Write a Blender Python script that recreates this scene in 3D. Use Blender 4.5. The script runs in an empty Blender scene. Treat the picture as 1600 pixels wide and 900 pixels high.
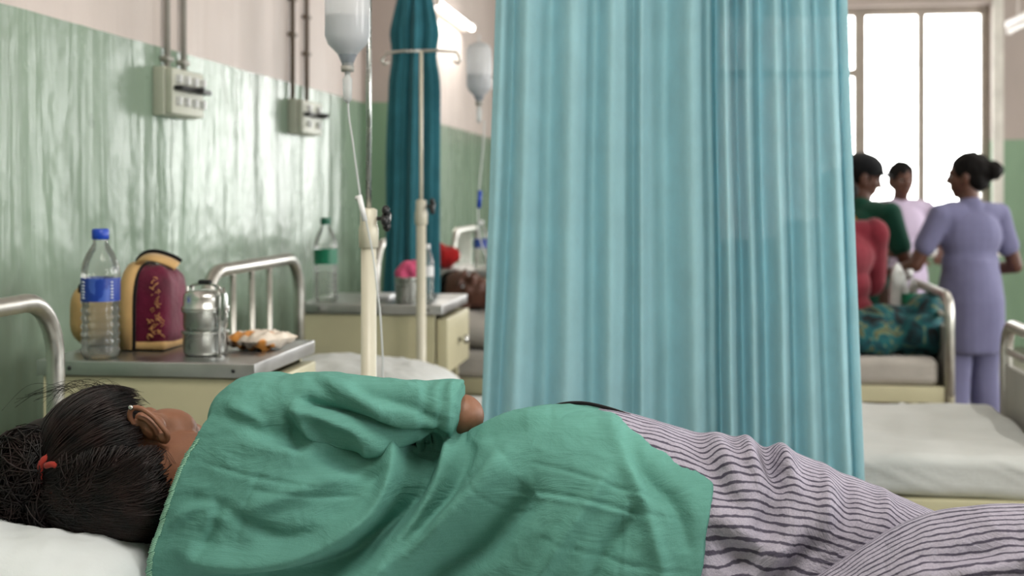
import bpy, bmesh, math, random
import numpy as np
from mathutils import Vector, Matrix, noise as mnoise
random.seed(7); np.random.seed(7)
PI = math.pi
SC = bpy.context.scene
COL = SC.collection

# ------------------------------------------------------------------ camera, world, lights, exposure
CAMH = 1.36
YAW = math.atan(275 / 2100)
cd = bpy.data.cameras.new('camera'); cam = bpy.data.objects.new('camera', cd); COL.objects.link(cam)
cam.location = (0, 0, CAMH); cam.rotation_euler = (PI / 2, 0, YAW)
cd.sensor_width = 36; cd.lens = 2100 / 1600 * 36; cd.shift_y = -150 / 1600
cd.dof.use_dof = True; cd.dof.focus_distance = 2.02; cd.dof.aperture_fstop = 4.2
cd.clip_start = 0.05
SC.camera = cam
w = bpy.data.worlds.new('world'); SC.world = w; w.use_nodes = True
bg = w.node_tree.nodes['Background']; bg.inputs[0].default_value = (1.0, 0.985, 0.96, 1); bg.inputs[1].default_value = 14.0
SC.view_settings.view_transform = 'Standard'; SC.view_settings.look = 'None'
SC.view_settings.gamma = 1; SC.view_settings.exposure = 0.0; SC.view_settings.use_curve_mapping = False
SC.cycles.max_bounces = 8; SC.cycles.diffuse_bounces = 4; SC.cycles.transmission_bounces = 6; SC.cycles.transparent_max_bounces = 16
SC.cycles.caustics_reflective = False; SC.cycles.caustics_refractive = False

def area(name, loc, rot, sx, sy, power=0, color=(1, 1, 1), portal=False):
    l = bpy.data.lights.new(name, 'AREA'); l.shape = 'RECTANGLE'; l.size = sx; l.size_y = sy
    l.energy = power; l.color = color
    if portal: l.cycles.is_portal = True
    o = bpy.data.objects.new(name, l); COL.objects.link(o); o.location = loc; o.rotation_euler = rot
    return o
RW, BW, FW, CE = 5.6, 12.3, -2.6, 3.5      # right wall, back wall, wall behind, ceiling
LWX = -1.66
# window openings: back wall (x0,x1), right wall (y0,y1), rear wall behind the camera (x0,x1)
BWIN = (0.2, 2.66); RWIN = [(-1.6, 0.6), (2.4, 4.8), (7.2, 9.6)]; FWIN = []
area('window_portal', ((BWIN[0] + BWIN[1]) / 2, BW - .02, 1.95), (-PI / 2, 0, 0), 2.46, 2.2, portal=True)
for a_, b_ in RWIN:
    area('window_portal', (RW - .02, (a_ + b_) / 2, 1.95), (0, PI / 2, 0), 2.1, b_ - a_, portal=True)
for a_, b_ in FWIN:
    area('window_portal', ((a_ + b_) / 2, FW + .02, 1.95), (PI / 2, 0, 0), b_ - a_, 2.1, portal=True)

# pixel helper for placing things at real depths
F, TH = 2100., YAW
_c, _s = math.cos(TH), math.sin(TH)
def at(px, py, Y):
    r = (px - 800) / F; u = (300 - py) / F
    dx = -_s + r * _c; dy = _c + r * _s; t = Y / dy
    return Vector((dx * t, Y, CAMH + u * t))

# ------------------------------------------------------------------ materials
def srgb(r, g, b):
    f = lambda v: (v / 255 / 12.92) if v / 255 <= .04045 else ((v / 255 + .055) / 1.055) ** 2.4
    return (f(r), f(g), f(b), 1)
class NT:
    def __init__(s, name):
        s.m = bpy.data.materials.new(name); s.m.use_nodes = True; s.t = s.m.node_tree; s.b = s.t.nodes['Principled BSDF']
        s.out = s.t.nodes['Material Output']
    def n(s, typ, **k):
        o = s.t.nodes.new(typ)
        for a, v in k.items(): setattr(o, a, v)
        return o
    def l(s, a, b): s.t.links.new(a, b)
    def coord(s, scale=(1, 1, 1), kind='Object', rot=(0, 0, 0)):
        tc = s.n('ShaderNodeTexCoord'); mp = s.n('ShaderNodeMapping'); mp.inputs['Scale'].default_value = scale; mp.inputs['Rotation'].default_value = rot
        s.l(tc.outputs[kind], mp.inputs[0]); return mp.outputs[0]
    def noise(s, co, scale, detail=4, rough=.55, dist=0):
        n = s.n('ShaderNodeTexNoise'); n.inputs['Scale'].default_value = scale; n.inputs['Detail'].default_value = detail
        n.inputs['Roughness'].default_value = rough; n.inputs['Distortion'].default_value = dist
        s.l(co, n.inputs['Vector']); return n.outputs[0]
    def ramp(s, v, stops):
        r = s.n('ShaderNodeValToRGB'); e = r.color_ramp.elements
        e[0].position = stops[0][0]; e[0].color = stops[0][1]; e[1].position = stops[-1][0]; e[1].color = stops[-1][1]
        for p, c in stops[1:-1]:
            x = e.new(p); x.color = c
        s.l(v, r.inputs[0]); return r.outputs[0]
    def mix(s, f, a, b):
        m = s.n('ShaderNodeMix', data_type='RGBA')
        for sock, v in ((m.inputs[0], f), (m.inputs[6], a), (m.inputs[7], b)):
            if hasattr(v, 'links') or isinstance(v, bpy.types.NodeSocket): s.l(v, sock)
            else: sock.default_value = v
        return m.outputs[2]
    def math(s, op, a, b=0, clamp=False):
        m = s.n('ShaderNodeMath', operation=op, use_clamp=clamp)
        for sock, v in ((m.inputs[0], a), (m.inputs[1], b)):
            if isinstance(v, bpy.types.NodeSocket): s.l(v, sock)
            else: sock.default_value = v
        return m.outputs[0]
    def bump(s, h, strength=.3, dist=.01, prev=None):
        b = s.n('ShaderNodeBump'); b.inputs['Strength'].default_value = strength; b.inputs['Distance'].default_value = dist
        s.l(h, b.inputs['Height'])
        if prev is not None: s.l(prev, b.inputs['Normal'])
        return b.outputs[0]
def v4(c): return c if len(c) == 4 else (*c, 1)
def paint(name, col, rough=.5, metal=0, var=.12, vs=6, bumps=.05, bscale=40, coat=0):
    t = NT(name); co = t.coord()
    n = t.noise(co, vs)
    c = v4(col); d = tuple(x * (1 - var) for x in c[:3]) + (1,); e = tuple(min(1, x * (1 + var)) for x in c[:3]) + (1,)
    t.l(t.ramp(n, [(.3, d), (.7, e)]), t.b.inputs['Base Color'])
    t.b.inputs['Roughness'].default_value = rough; t.b.inputs['Metallic'].default_value = metal
    t.b.inputs['Coat Weight'].default_value = coat
    if bumps: t.l(t.bump(t.noise(co, bscale), bumps, .004), t.b.inputs['Normal'])
    return t.m
def cloth(name, col, var=.1, weave=900, wr=.25, wscale=9, rough=.9, transl=0, sheen=.15, wdist=.012, sheer=0):
    t = NT(name); co = t.coord()
    n = t.noise(co, 14, 5); c = v4(col)
    d = tuple(x * (1 - var) for x in c[:3]) + (1,); e = tuple(min(1, x * (1 + var)) for x in c[:3]) + (1,)
    fine = t.noise(t.coord((1, 1, .12)), weave / 2, 2)
    cc = t.mix(t.math('MULTIPLY', fine, .25), t.ramp(n, [(.3, d), (.7, e)]), e)
    t.l(cc, t.b.inputs['Base Color'])
    t.b.inputs['Roughness'].default_value = rough; t.b.inputs['Sheen Weight'].default_value = sheen
    t.b.inputs['Specular IOR Level'].default_value = .2
    b1 = t.bump(t.noise(co, wscale, 6, .6, .6), wr, wdist)
    b2 = t.bump(fine, .25, .0006, b1)
    t.l(b2, t.b.inputs['Normal'])
    if transl:
        tr = t.n('ShaderNodeBsdfTranslucent'); t.l(cc, tr.inputs[0]); t.l(b1, tr.inputs['Normal'])
        mx = t.n('ShaderNodeMixShader'); mx.inputs[0].default_value = transl
        t.l(t.b.outputs[0], mx.inputs[1]); t.l(tr.outputs[0], mx.inputs[2]); t.l(mx.outputs[0], t.out.inputs[0])
        if sheer:                                     # open weave: a little light passes straight through
            tp = t.n('ShaderNodeBsdfTransparent'); m3 = t.n('ShaderNodeMixShader'); t.l(t.math('MULTIPLY', fine, sheer * 2), m3.inputs[0])
            t.l(mx.outputs[0], m3.inputs[1]); t.l(tp.outputs[0], m3.inputs[2]); t.l(m3.outputs[0], t.out.inputs[0])
    return t.m
def wallmat(name, low, high, rl=.27, streak=1):
    t = NT(name); tc = t.n('ShaderNodeTexCoord'); sx = t.n('ShaderNodeSeparateXYZ'); t.l(tc.outputs['Object'], sx.inputs[0])
    co = t.coord(); nz = t.noise(co, 3, 4)
    edge = t.math('ADD', sx.outputs[2], t.math('MULTIPLY', nz, .012))
    f = t.math('GREATER_THAN', edge, 1.826)
    stain = t.noise(t.coord((1, 1, .35)), 2.2, 6, .6, .4)
    lo = t.ramp(stain, [(.3, tuple(x * .82 for x in low[:3]) + (1,)), (.7, tuple(x * 1.12 for x in low[:3]) + (1,))])
    chips = t.ramp(t.noise(co, 16, 3, .5), [(.715, (0, 0, 0, 1)), (.73, (1, 1, 1, 1))])
    lo = t.mix(t.math('MULTIPLY', chips, .35), lo, tuple(x * .45 for x in low[:3]) + (1,))
    hi = t.ramp(stain, [(.3, tuple(x * .92 for x in high[:3]) + (1,)), (.7, tuple(x * 1.06 for x in high[:3]) + (1,))])
    t.l(t.mix(f, lo, hi), t.b.inputs['Base Color'])
    r = t.math('ADD', t.math('MULTIPLY', f, .55 - rl), t.math('ADD', rl - .06, t.math('MULTIPLY', stain, .12)))
    t.l(r, t.b.inputs['Roughness'])
    t.b.inputs['Specular IOR Level'].default_value = .32
    h = t.noise(t.coord((1, 1, .09)), 5, 4, .5, .6)
    h2 = t.noise(co, 3.0, 3)
    b1 = t.bump(h, .6 * streak, .035); b2 = t.bump(h2, .35 * streak, .05, b1)
    t.l(b2, t.b.inputs['Normal'])
    return t.m
M = {}
GREEN = srgb(134, 154, 136); MAUVE = srgb(204, 192, 186)
M['wall'] = wallmat('glossy_two_tone_wall_paint', GREEN, MAUVE)
M['wall_back'] = wallmat('two_tone_wall_paint', srgb(136, 166, 138), srgb(186, 174, 168), .45, .3)
M['ceiling'] = paint('ceiling_paint', srgb(205, 200, 192), .8)
M['floor'] = paint('terrazzo_floor', srgb(120, 112, 100), .3, vs=60, var=.2)
M['cream'] = paint('cream_enamel', srgb(196, 190, 158), .4, vs=4, var=.08)
M['cream_pole'] = paint('cream_pole_enamel', srgb(212, 206, 188), .35, vs=9, var=.05)
M['frame'] = paint('window_frame_paint', srgb(170, 160, 150), .5)
M['reveal'] = paint('white_reveal_paint', srgb(235, 232, 225), .6)
def steelmat(name, col=(.46, .48, .46, 1), rough=.22, bs=25, aniso=(1, 1, 1)):
    t = NT(name); co = t.coord(aniso)
    n = t.noise(co, bs, 5)
    t.l(t.ramp(n, [(.3, tuple(x * .85 for x in col[:3]) + (1,)), (.75, tuple(min(1, x * 1.1) for x in col[:3]) + (1,))]), t.b.inputs['Base Color'])
    t.b.inputs['Metallic'].default_value = 1
    t.l(t.ramp(n, [(.3, (rough,) * 3 + (1,)), (.8, (rough + .15,) * 3 + (1,))]), t.b.inputs['Roughness'])
    t.l(t.bump(n, .06, .002), t.b.inputs['Normal'])
    return t.m
M['steel'] = steelmat('stainless_steel'); M['tube'] = steelmat('steel_tube', (.60, .585, .55, 1), .28)
M['bright'] = steelmat('bright_steel', (.62, .62, .6, 1), .2, 8)
M['top'] = steelmat('worn_steel_top', (.5, .5, .5, 1), .3, 12)
M['dark'] = paint('black_plastic', (.012, .012, .014), .4)
M['box'] = paint('switchbox_enamel', srgb(190, 192, 178), .45)
M['conduit'] = paint('painted_conduit', srgb(165, 162, 155), .5)
M['conduit_brown'] = paint('brown_conduit', srgb(105, 92, 78), .5)

M['white_cloth'] = cloth('white_bedsheet', srgb(208, 210, 209), .04, wr=.6, wscale=5)
M['pillow'] = cloth('white_pillow_cloth', srgb(205, 210, 212), .04, wr=.3, wscale=7)
M['grey_mattress'] = cloth('grey_mattress_cloth', srgb(176, 170, 164), .08)
M['curtain'] = cloth('turquoise_curtain_cotton', srgb(181, 220, 228), .05, wr=.3, wscale=16, transl=.42, sheen=.1, wdist=.006, sheer=.06)
M['curtain_dark'] = cloth('dark_teal_curtain_cotton', srgb(54, 116, 130), .14, wr=.3, wscale=12, transl=.12)
M['skin'] = paint('brown_skin', srgb(134, 90, 68), .5, var=.12, vs=18, bumps=.1, bscale=160)
M['skin_dark'] = paint('dark_brown_skin', srgb(92, 58, 46), .5, var=.12, vs=18)
for k in ('skin', 'skin_dark'):
    b = M[k].node_tree.nodes['Principled BSDF']; b.inputs['Subsurface Weight'].default_value = .08; b.inputs['Subsurface Radius'].default_value = (.01, .004, .002)
M['hair'] = None
M['hair_far'] = paint('black_hair', srgb(12, 9, 9), .65); M['hair_far'].node_tree.nodes['Principled BSDF'].inputs['Specular IOR Level'].default_value = .15
M['cap'] = cloth('dark_cap_cloth', srgb(18, 20, 24), .1)
M['lavender'] = cloth('lavender_uniform', srgb(116, 116, 150), .06, wr=.35, wscale=6)
M['pale_lilac'] = cloth('pale_lilac_uniform', srgb(186, 172, 196), .05, wr=.3, wscale=6)
M['green_dark'] = cloth('dark_green_cloth', srgb(22, 70, 56), .15)
M['red_cloth'] = cloth('dusky_red_cloth', srgb(118, 38, 50), .2)
M['mustard'] = cloth('mustard_cloth', srgb(150, 100, 30), .2)
M['brown_cloth'] = cloth('brown_shirt_cloth', srgb(80, 60, 50), .2)
M['red'] = cloth('red_cloth_bag', srgb(190, 40, 42), .1)
M['pink'] = cloth('pink_cloth', srgb(214, 90, 130), .1)
M['white_plastic'] = paint('white_plastic', srgb(225, 226, 228), .35)
M['blue'] = paint('blue_cap_plastic', srgb(20, 66, 180), .35)
M['green_cap'] = paint('green_cap_plastic', srgb(14, 90, 70), .35)
M['red_tie'] = cloth('red_hair_tie', srgb(150, 48, 40), .1)
M['maroon'] = cloth('maroon_bag_fabric', srgb(92, 18, 46), .45, wr=.6, wscale=14, rough=.55)
M['tan'] = cloth('tan_bag_fabric', srgb(196, 160, 108), .1, wr=.4)
M['gold'] = paint('gold_thread', srgb(214, 158, 96), .5)
M['black_cloth'] = cloth('black_piping', srgb(16, 12, 14), .1)
M['grille'] = paint('panel_grey_enamel', srgb(158, 156, 150), .5)
def shirtmat():
    t = NT('green_cotton_shirt'); co = t.coord()
    base = srgb(88, 139, 128)
    big = t.noise(co, 7, 5)
    wx = t.noise(t.coord((14, 14, 1000)), 1, 2); wz = t.noise(t.coord((900, 900, 16)), 1, 2)
    slub = t.math('ADD', t.math('MULTIPLY', wx, .5), t.math('MULTIPLY', wz, .5))
    c = t.ramp(big, [(.3, tuple(x * .88 for x in base[:3]) + (1,)), (.7, tuple(x * 1.1 for x in base[:3]) + (1,))])
    c = t.mix(t.ramp(slub, [(.38, (0, 0, 0, 1)), (.62, (.22,) * 3 + (1,))]), c, srgb(116, 172, 162))
    t.l(c, t.b.inputs['Base Color']); t.b.inputs['Roughness'].default_value = .85
    t.b.inputs['Specular IOR Level'].default_value = .12
    w1 = t.noise(t.coord((1, 1, 2.2), rot=(0, .25, 0)), 9, 6, .62, 1.2)
    w2 = t.noise(co, 34, 4, .6, .8)
    b = t.bump(w1, .5, .010); b = t.bump(w2, .3, .003, b); b = t.bump(slub, .35, .0008, b)
    t.l(b, t.b.inputs['Normal']); return t.m
M['shirt'] = shirtmat()
def trousermat():
    t = NT('striped_cotton_trousers'); uv = t.n('ShaderNodeUVMap'); sx = t.n('ShaderNodeSeparateXYZ'); t.l(uv.outputs[0], sx.inputs[0])
    co = t.coord(); wob = t.noise(co, 15, 4)
    v = t.math('ADD', sx.outputs[1], t.math('MULTIPLY', wob, 1.6))
    s = t.math('SINE', t.math('MULTIPLY', v, 2 * PI))
    wid = t.noise(co, 45, 3)
    m = t.ramp(t.math('ADD', s, t.math('MULTIPLY', t.math('SUBTRACT', wid, .5), 1.1)), [(.40, (0, 0, 0, 1)), (.82, (1, 1, 1, 1))])
    fine = t.noise(t.coord((1, 1, 1)), 420, 2)
    light = t.mix(fine, srgb(136, 132, 148), srgb(182, 176, 190))
    dark = srgb(44, 38, 58)
    t.l(t.mix(t.math('MULTIPLY', m, .85), light, dark), t.b.inputs['Base Color']); t.b.inputs['Roughness'].default_value = .9
    t.b.inputs['Specular IOR Level'].default_value = .2
    b = t.bump(t.noise(co, 11, 6, .6, .8), .8, .02); b = t.bump(m, .25, .0015, b); b = t.bump(fine, .3, .0008, b)
    t.l(b, t.b.inputs['Normal']); return t.m
M['trousers'] = trousermat()
M['braid'] = cloth('pale_green_braid', srgb(128, 172, 150), .1)
def hairmat():
    t = NT('black_brown_hair'); co = t.coord()
    n = t.noise(co, 30, 3)
    t.l(t.ramp(n, [(.35, srgb(10, 7, 8)), (.75, srgb(38, 22, 20))]), t.b.inputs['Base Color'])
    t.b.inputs['Roughness'].default_value = .5; t.b.inputs['Specular IOR Level'].default_value = .3
    return t.m
M['hair'] = hairmat()
def glassmat(name, col, ior=1.2, rough=.02, fac=.75, spec=.25, diff=.5):
    t = NT(name); tr = t.n('ShaderNodeBsdfTransparent'); tr.inputs[0].default_value = v4(col)
    gl = t.n('ShaderNodeBsdfGlossy'); gl.inputs['Roughness'].default_value = rough
    df = t.n('ShaderNodeBsdfTranslucent'); df.inputs[0].default_value = v4(col)
    lw = t.n('ShaderNodeFresnel'); lw.inputs[0].default_value = 1.5
    co = t.coord(); b = t.bump(t.noise(co, 40, 3), .3, .004); t.l(b, gl.inputs['Normal']); t.l(b, lw.inputs['Normal'])
    dd = t.n('ShaderNodeBsdfDiffuse'); dd.inputs[0].default_value = v4(col); md = t.n('ShaderNodeMixShader'); md.inputs[0].default_value = diff
    t.l(df.outputs[0], md.inputs[1]); t.l(dd.outputs[0], md.inputs[2])
    m1 = t.n('ShaderNodeMixShader'); m1.inputs[0].default_value = 1 - fac
    t.l(tr.outputs[0], m1.inputs[1]); t.l(md.outputs[0], m1.inputs[2])
    m2 = t.n('ShaderNodeMixShader'); t.l(t.math('MULTIPLY', lw.outputs[0], spec * 2, True), m2.inputs[0])
    t.l(m1.outputs[0], m2.inputs[1]); t.l(gl.outputs[0], m2.inputs[2]); t.l(m2.outputs[0], t.out.inputs[0])
    return t.m
M['pane'] = glassmat('window_glass', (.96, .97, .97), fac=.97)
M['pet'] = glassmat('clear_bottle_plastic', (.98, .99, .985), fac=.90, rough=.12, spec=.4)
M['water'] = glassmat('water', (.92, .93, .90), fac=.96)
M['bag_plastic'] = glassmat('milky_drip_bottle_plastic', (.95, .96, .985), fac=.25, rough=.15)
M['drip_fluid'] = glassmat('drip_fluid', (.80, .84, .90), fac=.6)
M['tubing'] = glassmat('drip_tubing_plastic', (.9, .92, .93), fac=.3, rough=.1)
def labelmat(name, a, b, scale=60, lo=.52):
    t = NT(name); co = t.coord((1, 1, .55)); n = t.noise(co, scale, 2, .4)
    t.l(t.mix(t.ramp(n, [(lo, (0, 0, 0, 1)), (lo + .04, (1, 1, 1, 1))]), a, b), t.b.inputs['Base Color']); t.b.inputs['Roughness'].default_value = .35
    return t.m
M['label_blue'] = labelmat('blue_printed_label', srgb(24, 58, 150), srgb(60, 92, 180), 40)
M['label_green'] = labelmat('green_printed_label', srgb(10, 110, 80), srgb(30, 140, 105), 30)
M['print_white'] = paint('white_print', srgb(215, 222, 235), .4)
M['packet'] = labelmat('snack_packet_film', srgb(226, 214, 200), srgb(222, 150, 70), 16, .55)
M['blanket'] = None
def blanketmat():
    t = NT('teal_patterned_blanket'); co = t.coord(); n = t.noise(co, 9, 2, .5, 1.5)
    t.l(t.ramp(n, [(.36, srgb(12, 22, 28)), (.46, srgb(14, 74, 84)), (.56, srgb(20, 96, 100)), (.6, srgb(120, 124, 84)), (.66, srgb(14, 40, 48))]), t.b.inputs['Base Color'])
    t.b.inputs['Roughness'].default_value = .85; return t.m
M['blanket'] = blanketmat()
def emis(name, col, st):
    t = NT(name); t.b.inputs['Emission Color'].default_value = v4(col); t.b.inputs['Emission Strength'].default_value = st; t.b.inputs['Base Color'].default_value = (.9, .9, .9, 1); return t.m
M['tube_on'] = emis('lit_fluorescent_tube', (1, .98, .92), 7)
M['tube_off'] = paint('white_batten', srgb(228, 220, 214), .5)

# ------------------------------------------------------------------ object helpers
def tag(o, label=None, cat=None, group=None, kind=None):
    if label: o['label'] = label
    if cat: o['category'] = cat
    if group: o['group'] = group
    if kind: o['kind'] = kind
    return o
def empty(name, loc, label, cat, group=None, rz=0):
    o = bpy.data.objects.new(name, None); COL.objects.link(o); o.location = loc; o.rotation_euler = (0, 0, rz)
    o.empty_display_size = .1
    return tag(o, label, cat, group)
class MB:
    def __init__(s): s.v = []; s.f = []; s.uv = None
    def add(s, vs, fs):
        n = len(s.v); s.v += [tuple(v) for v in vs]; s.f += [tuple(i + n for i in f) for f in fs]; return s
    def box(s, x0, y0, z0, x1, y1, z1, bev=0):
        if bev:
            return s.soft(((x0 + x1) / 2, (y0 + y1) / 2, (z0 + z1) / 2), (x1 - x0, y1 - y0, z1 - z0), bev, 1, 2)
        v = [(x, y, z) for x in (x0, x1) for y in (y0, y1) for z in (z0, z1)]
        return s.add(v, [(0, 1, 3, 2), (4, 6, 7, 5), (0, 4, 5, 1), (2, 3, 7, 6), (0, 2, 6, 4), (1, 5, 7, 3)])
    def soft(s, c, size, r, n=6, nr=3, disp=None):
        # rounded box: grids on six faces, welded
        h = [max(x / 2, 1e-4) for x in size]; r = min(r, *h)
        def axis(hh):
            inner = hh - r
            a = [-inner - r * math.tan((PI / 4) * (1 - k / nr)) if False else -inner - r * (1 - k / nr) for k in range(nr)]
            m = [(-inner + 2 * inner * k / n) for k in range(n + 1)]
            return a + m + [-q for q in a[::-1]]
        ax = [axis(hh) for hh in h]; key = {}; vs = []; fs = []
        def vert(p):
            kk = tuple(round(q, 6) for q in p)
            if kk not in key:
                cl = [max(-(h[i] - r), min(h[i] - r, p[i])) for i in range(3)]
                d = Vector([p[i] - cl[i] for i in range(3)])
                if d.length > 1e-9: 
                    q = Vector(cl) + d.normalized() * r
                else: q = Vector(p)
                if disp: q = disp(q)
                key[kk] = len(vs); vs.append(tuple(q + Vector(c)))
            return key[kk]
        for a in range(3):
            b, d = (a + 1) % 3, (a + 2) % 3
            for sg in (-1, 1):
                for i in range(len(ax[b]) - 1):
                    for j in range(len(ax[d]) - 1):
                        q = []
                        for (ii, jj) in ((i, j), (i + 1, j), (i + 1, j + 1), (i, j + 1)):
                            p = [0, 0, 0]; p[a] = sg * h[a]; p[b] = ax[b][ii]; p[d] = ax[d][jj]; q.append(vert(p))
                        if len(set(q)) >= 3: fs.append(tuple(q) if sg > 0 else tuple(q[::-1]))
        return s.add(vs, fs)
    def tube(s, pts, r, seg=10, cap=True):
        pts = [Vector(p) for p in pts]; n = len(pts)
        rr = r if hasattr(r, '__len__') else [r] * n
        vs = []; fs = []; up = None
        for i, p in enumerate(pts):
            d = (pts[min(i + 1, n - 1)] - pts[max(i - 1, 0)]).normalized()
            if up is None:
                up = d.orthogonal().normalized()
            up = (up - d * up.dot(d))
            up = up.normalized() if up.length > 1e-6 else d.orthogonal().normalized()
            sd = d.cross(up)
            for k in range(seg):
                a = 2 * PI * k / seg; vs.append(p + (up * math.cos(a) + sd * math.sin(a)) * rr[i])
        for i in range(n - 1):
            for k in range(seg):
                k2 = (k + 1) % seg; fs.append((i * seg + k, i * seg + k2, (i + 1) * seg + k2, (i + 1) * seg + k))
        if cap: fs += [tuple(range(seg))[::-1], tuple((n - 1) * seg + k for k in range(seg))]
        return s.add(vs, fs)
    def lathe(s, prof, c=(0, 0, 0), seg=32, cap=True):
        vs = []; fs = []
        for r, z in prof:
            for k in range(seg):
                a = 2 * PI * k / seg; vs.append((c[0] + r * math.cos(a), c[1] + r * math.sin(a), c[2] + z))
        for i in range(len(prof) - 1):
            for k in range(seg):
                k2 = (k + 1) % seg; fs.append((i * seg + k, i * seg + k2, (i + 1) * seg + k2, (i + 1) * seg + k))
        if cap: fs += [tuple(range(seg))[::-1], tuple((len(prof) - 1) * seg + k for k in range(seg))]
        return s.add(vs, fs)
    def ell(s, c, r, rot=None, u=20, v=12):
        vs = []; fs = []; R = rot or Matrix.Identity(3)
        for i in range(v + 1):
            t = PI * i / v
            for k in range(u):
                a = 2 * PI * k / u
                p = Vector((math.sin(t) * math.cos(a) * r[0], math.sin(t) * math.sin(a) * r[1], math.cos(t) * r[2]))
                vs.append(R @ p + Vector(c))
        for i in range(v):
            for k in range(u):
                k2 = (k + 1) % u; fs.append((i * u + k, (i + 1) * u + k, (i + 1) * u + k2, i * u + k2))
        m = bmesh.new()
        return s.add(vs, fs) if not m.free() else s
    def cap(s, p0, p1, r0, r1, seg=16):
        p0, p1 = Vector(p0), Vector(p1); d = (p1 - p0).normalized(); pts = []; rr = []
        for k in range(6):
            a = PI / 2 * (1 - k / 5); pts.append(p0 - d * r0 * math.sin(a)); rr.append(max(r0 * math.cos(a), 1e-4))
        for k in range(6):
            a = PI / 2 * k / 5; pts.append(p1 + d * r1 * math.sin(a)); rr.append(max(r1 * math.cos(a), 1e-4))
        return s.tube(pts, rr, seg)
    def mesh(s, name, mat, smooth=True):
        me = bpy.data.meshes.new(name); me.from_pydata(s.v, [], s.f); me.update()
        bm = bmesh.new(); bm.from_mesh(me); bmesh.ops.remove_doubles(bm, verts=bm.verts, dist=1e-5)
        bmesh.ops.recalc_face_normals(bm, faces=bm.faces); bm.to_mesh(me); bm.free()
        if smooth: me.polygons.foreach_set('use_smooth', [True] * len(me.polygons))
        if mat: me.materials.append(mat)
        return me
    def build(s, name, mat, parent=None, smooth=True, angle=None):
        me = s.mesh(name, mat, smooth)
        if angle is not None: me.set_sharp_from_angle(angle=math.radians(angle))
        return link(name, me, parent)
def link(name, me, parent=None):
    o = bpy.data.objects.new(name, me); COL.objects.link(o)
    if parent: o.parent = parent
    return o
def world_children(root):
    """parts were modelled in world coordinates: keep them there under a root that stands at its base"""
    bpy.context.view_layer.update()
    inv = root.matrix_world.inverted()
    for ch in root.children: ch.matrix_parent_inverse = inv
def remeshed(mb, voxel, smooth=2, name='tmp'):
    me = mb.mesh(name, None); o = bpy.data.objects.new(name, me); COL.objects.link(o)
    m = o.modifiers.new('r', 'REMESH'); m.mode = 'VOXEL'; m.voxel_size = voxel
    if smooth:
        q = o.modifiers.new('s', 'SMOOTH'); q.iterations = smooth; q.factor = .6
    dg = bpy.context.evaluated_depsgraph_get(); e = o.evaluated_get(dg)
    out = bpy.data.meshes.new_from_object(e, depsgraph=dg); bpy.data.objects.remove(o); bpy.data.meshes.remove(me)
    out.polygons.foreach_set('use_smooth', [True] * len(out.polygons)); out.update()
    return out
def blob(mb, name, mat, parent, voxel=.008, smooth=3, amp=0, fs=8):
    me = remeshed(mb, voxel, smooth, name); me.name = name
    if amp:
        n = len(me.vertices); co = np.empty(n * 3); me.vertices.foreach_get('co', co); co = co.reshape(-1, 3)
        no = np.array([v.normal[:] for v in me.vertices])
        d = np.array([mnoise.noise(Vector((p[0] * fs, p[1] * fs, p[2] * fs * .45))) for p in co]) * amp
        co = co + no * d[:, None]; me.vertices.foreach_set('co', co.ravel()); me.update()
    me.materials.clear(); me.materials.append(mat)
    return link(name, me, parent)
def copy_tree(o, parent=None):
    c = o.copy(); COL.objects.link(c); c.parent = parent
    if parent: c.matrix_parent_inverse = o.matrix_parent_inverse
    for ch in o.children: copy_tree(ch, c)
    return c
def struct(mb, name, mat, parent=None, smooth=False):
    o = mb.build(name, mat, parent, smooth)
    if not parent: o['kind'] = 'structure'
    return o

# ------------------------------------------------------------------ the room
def wall_x(name, x0, x1, y, t, holes, mat):          # wall in the XZ plane between y and y+t
    mb = MB(); xs = x0
    for a, b, z0, z1 in holes:
        mb.box(xs, y, 0, a, y + t, CE); mb.box(a, y, 0, b, y + t, z0); mb.box(a, y, z1, b, y + t, CE); xs = b
    mb.box(xs, y, 0, x1, y + t, CE); return struct(mb, name, mat)
struct(MB().box(LWX - .2, FW - .2, -.1, RW + .2, BW + .3, 0), 'floor', M['floor'])
struct(MB().box(LWX - .2, FW - .2, CE, RW + .2, BW + .3, CE + .1), 'ceiling', M['ceiling'])
struct(MB().box(LWX - .2, FW - .2, 0, LWX, BW + .3, CE), 'wall_left', M['wall'])
struct(MB().box(LWX - .05, 6.75, 0, LWX + .22, 7.15, CE), 'trim_1', M['wall_back'])   # pilaster
wall_x('wall_back', LWX, RW, BW, .25, [(BWIN[0], BWIN[1], .85, 3.02)], M['wall_back'])
wall_x('wall_front', LWX, RW, FW - .2, .2, [(a, b, .9, 3.0) for a, b in FWIN], M['wall_back'])
mb = MB(); ys = FW
for a, b in RWIN:
    mb.box(RW, ys, 0, RW + .2, a, CE); mb.box(RW, a, 0, RW + .2, b, .9); mb.box(RW, a, 3.0, RW + .2, b, CE); ys = b
mb.box(RW, ys, 0, RW + .2, BW, CE); struct(mb, 'wall_right', M['wall_back'])

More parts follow.
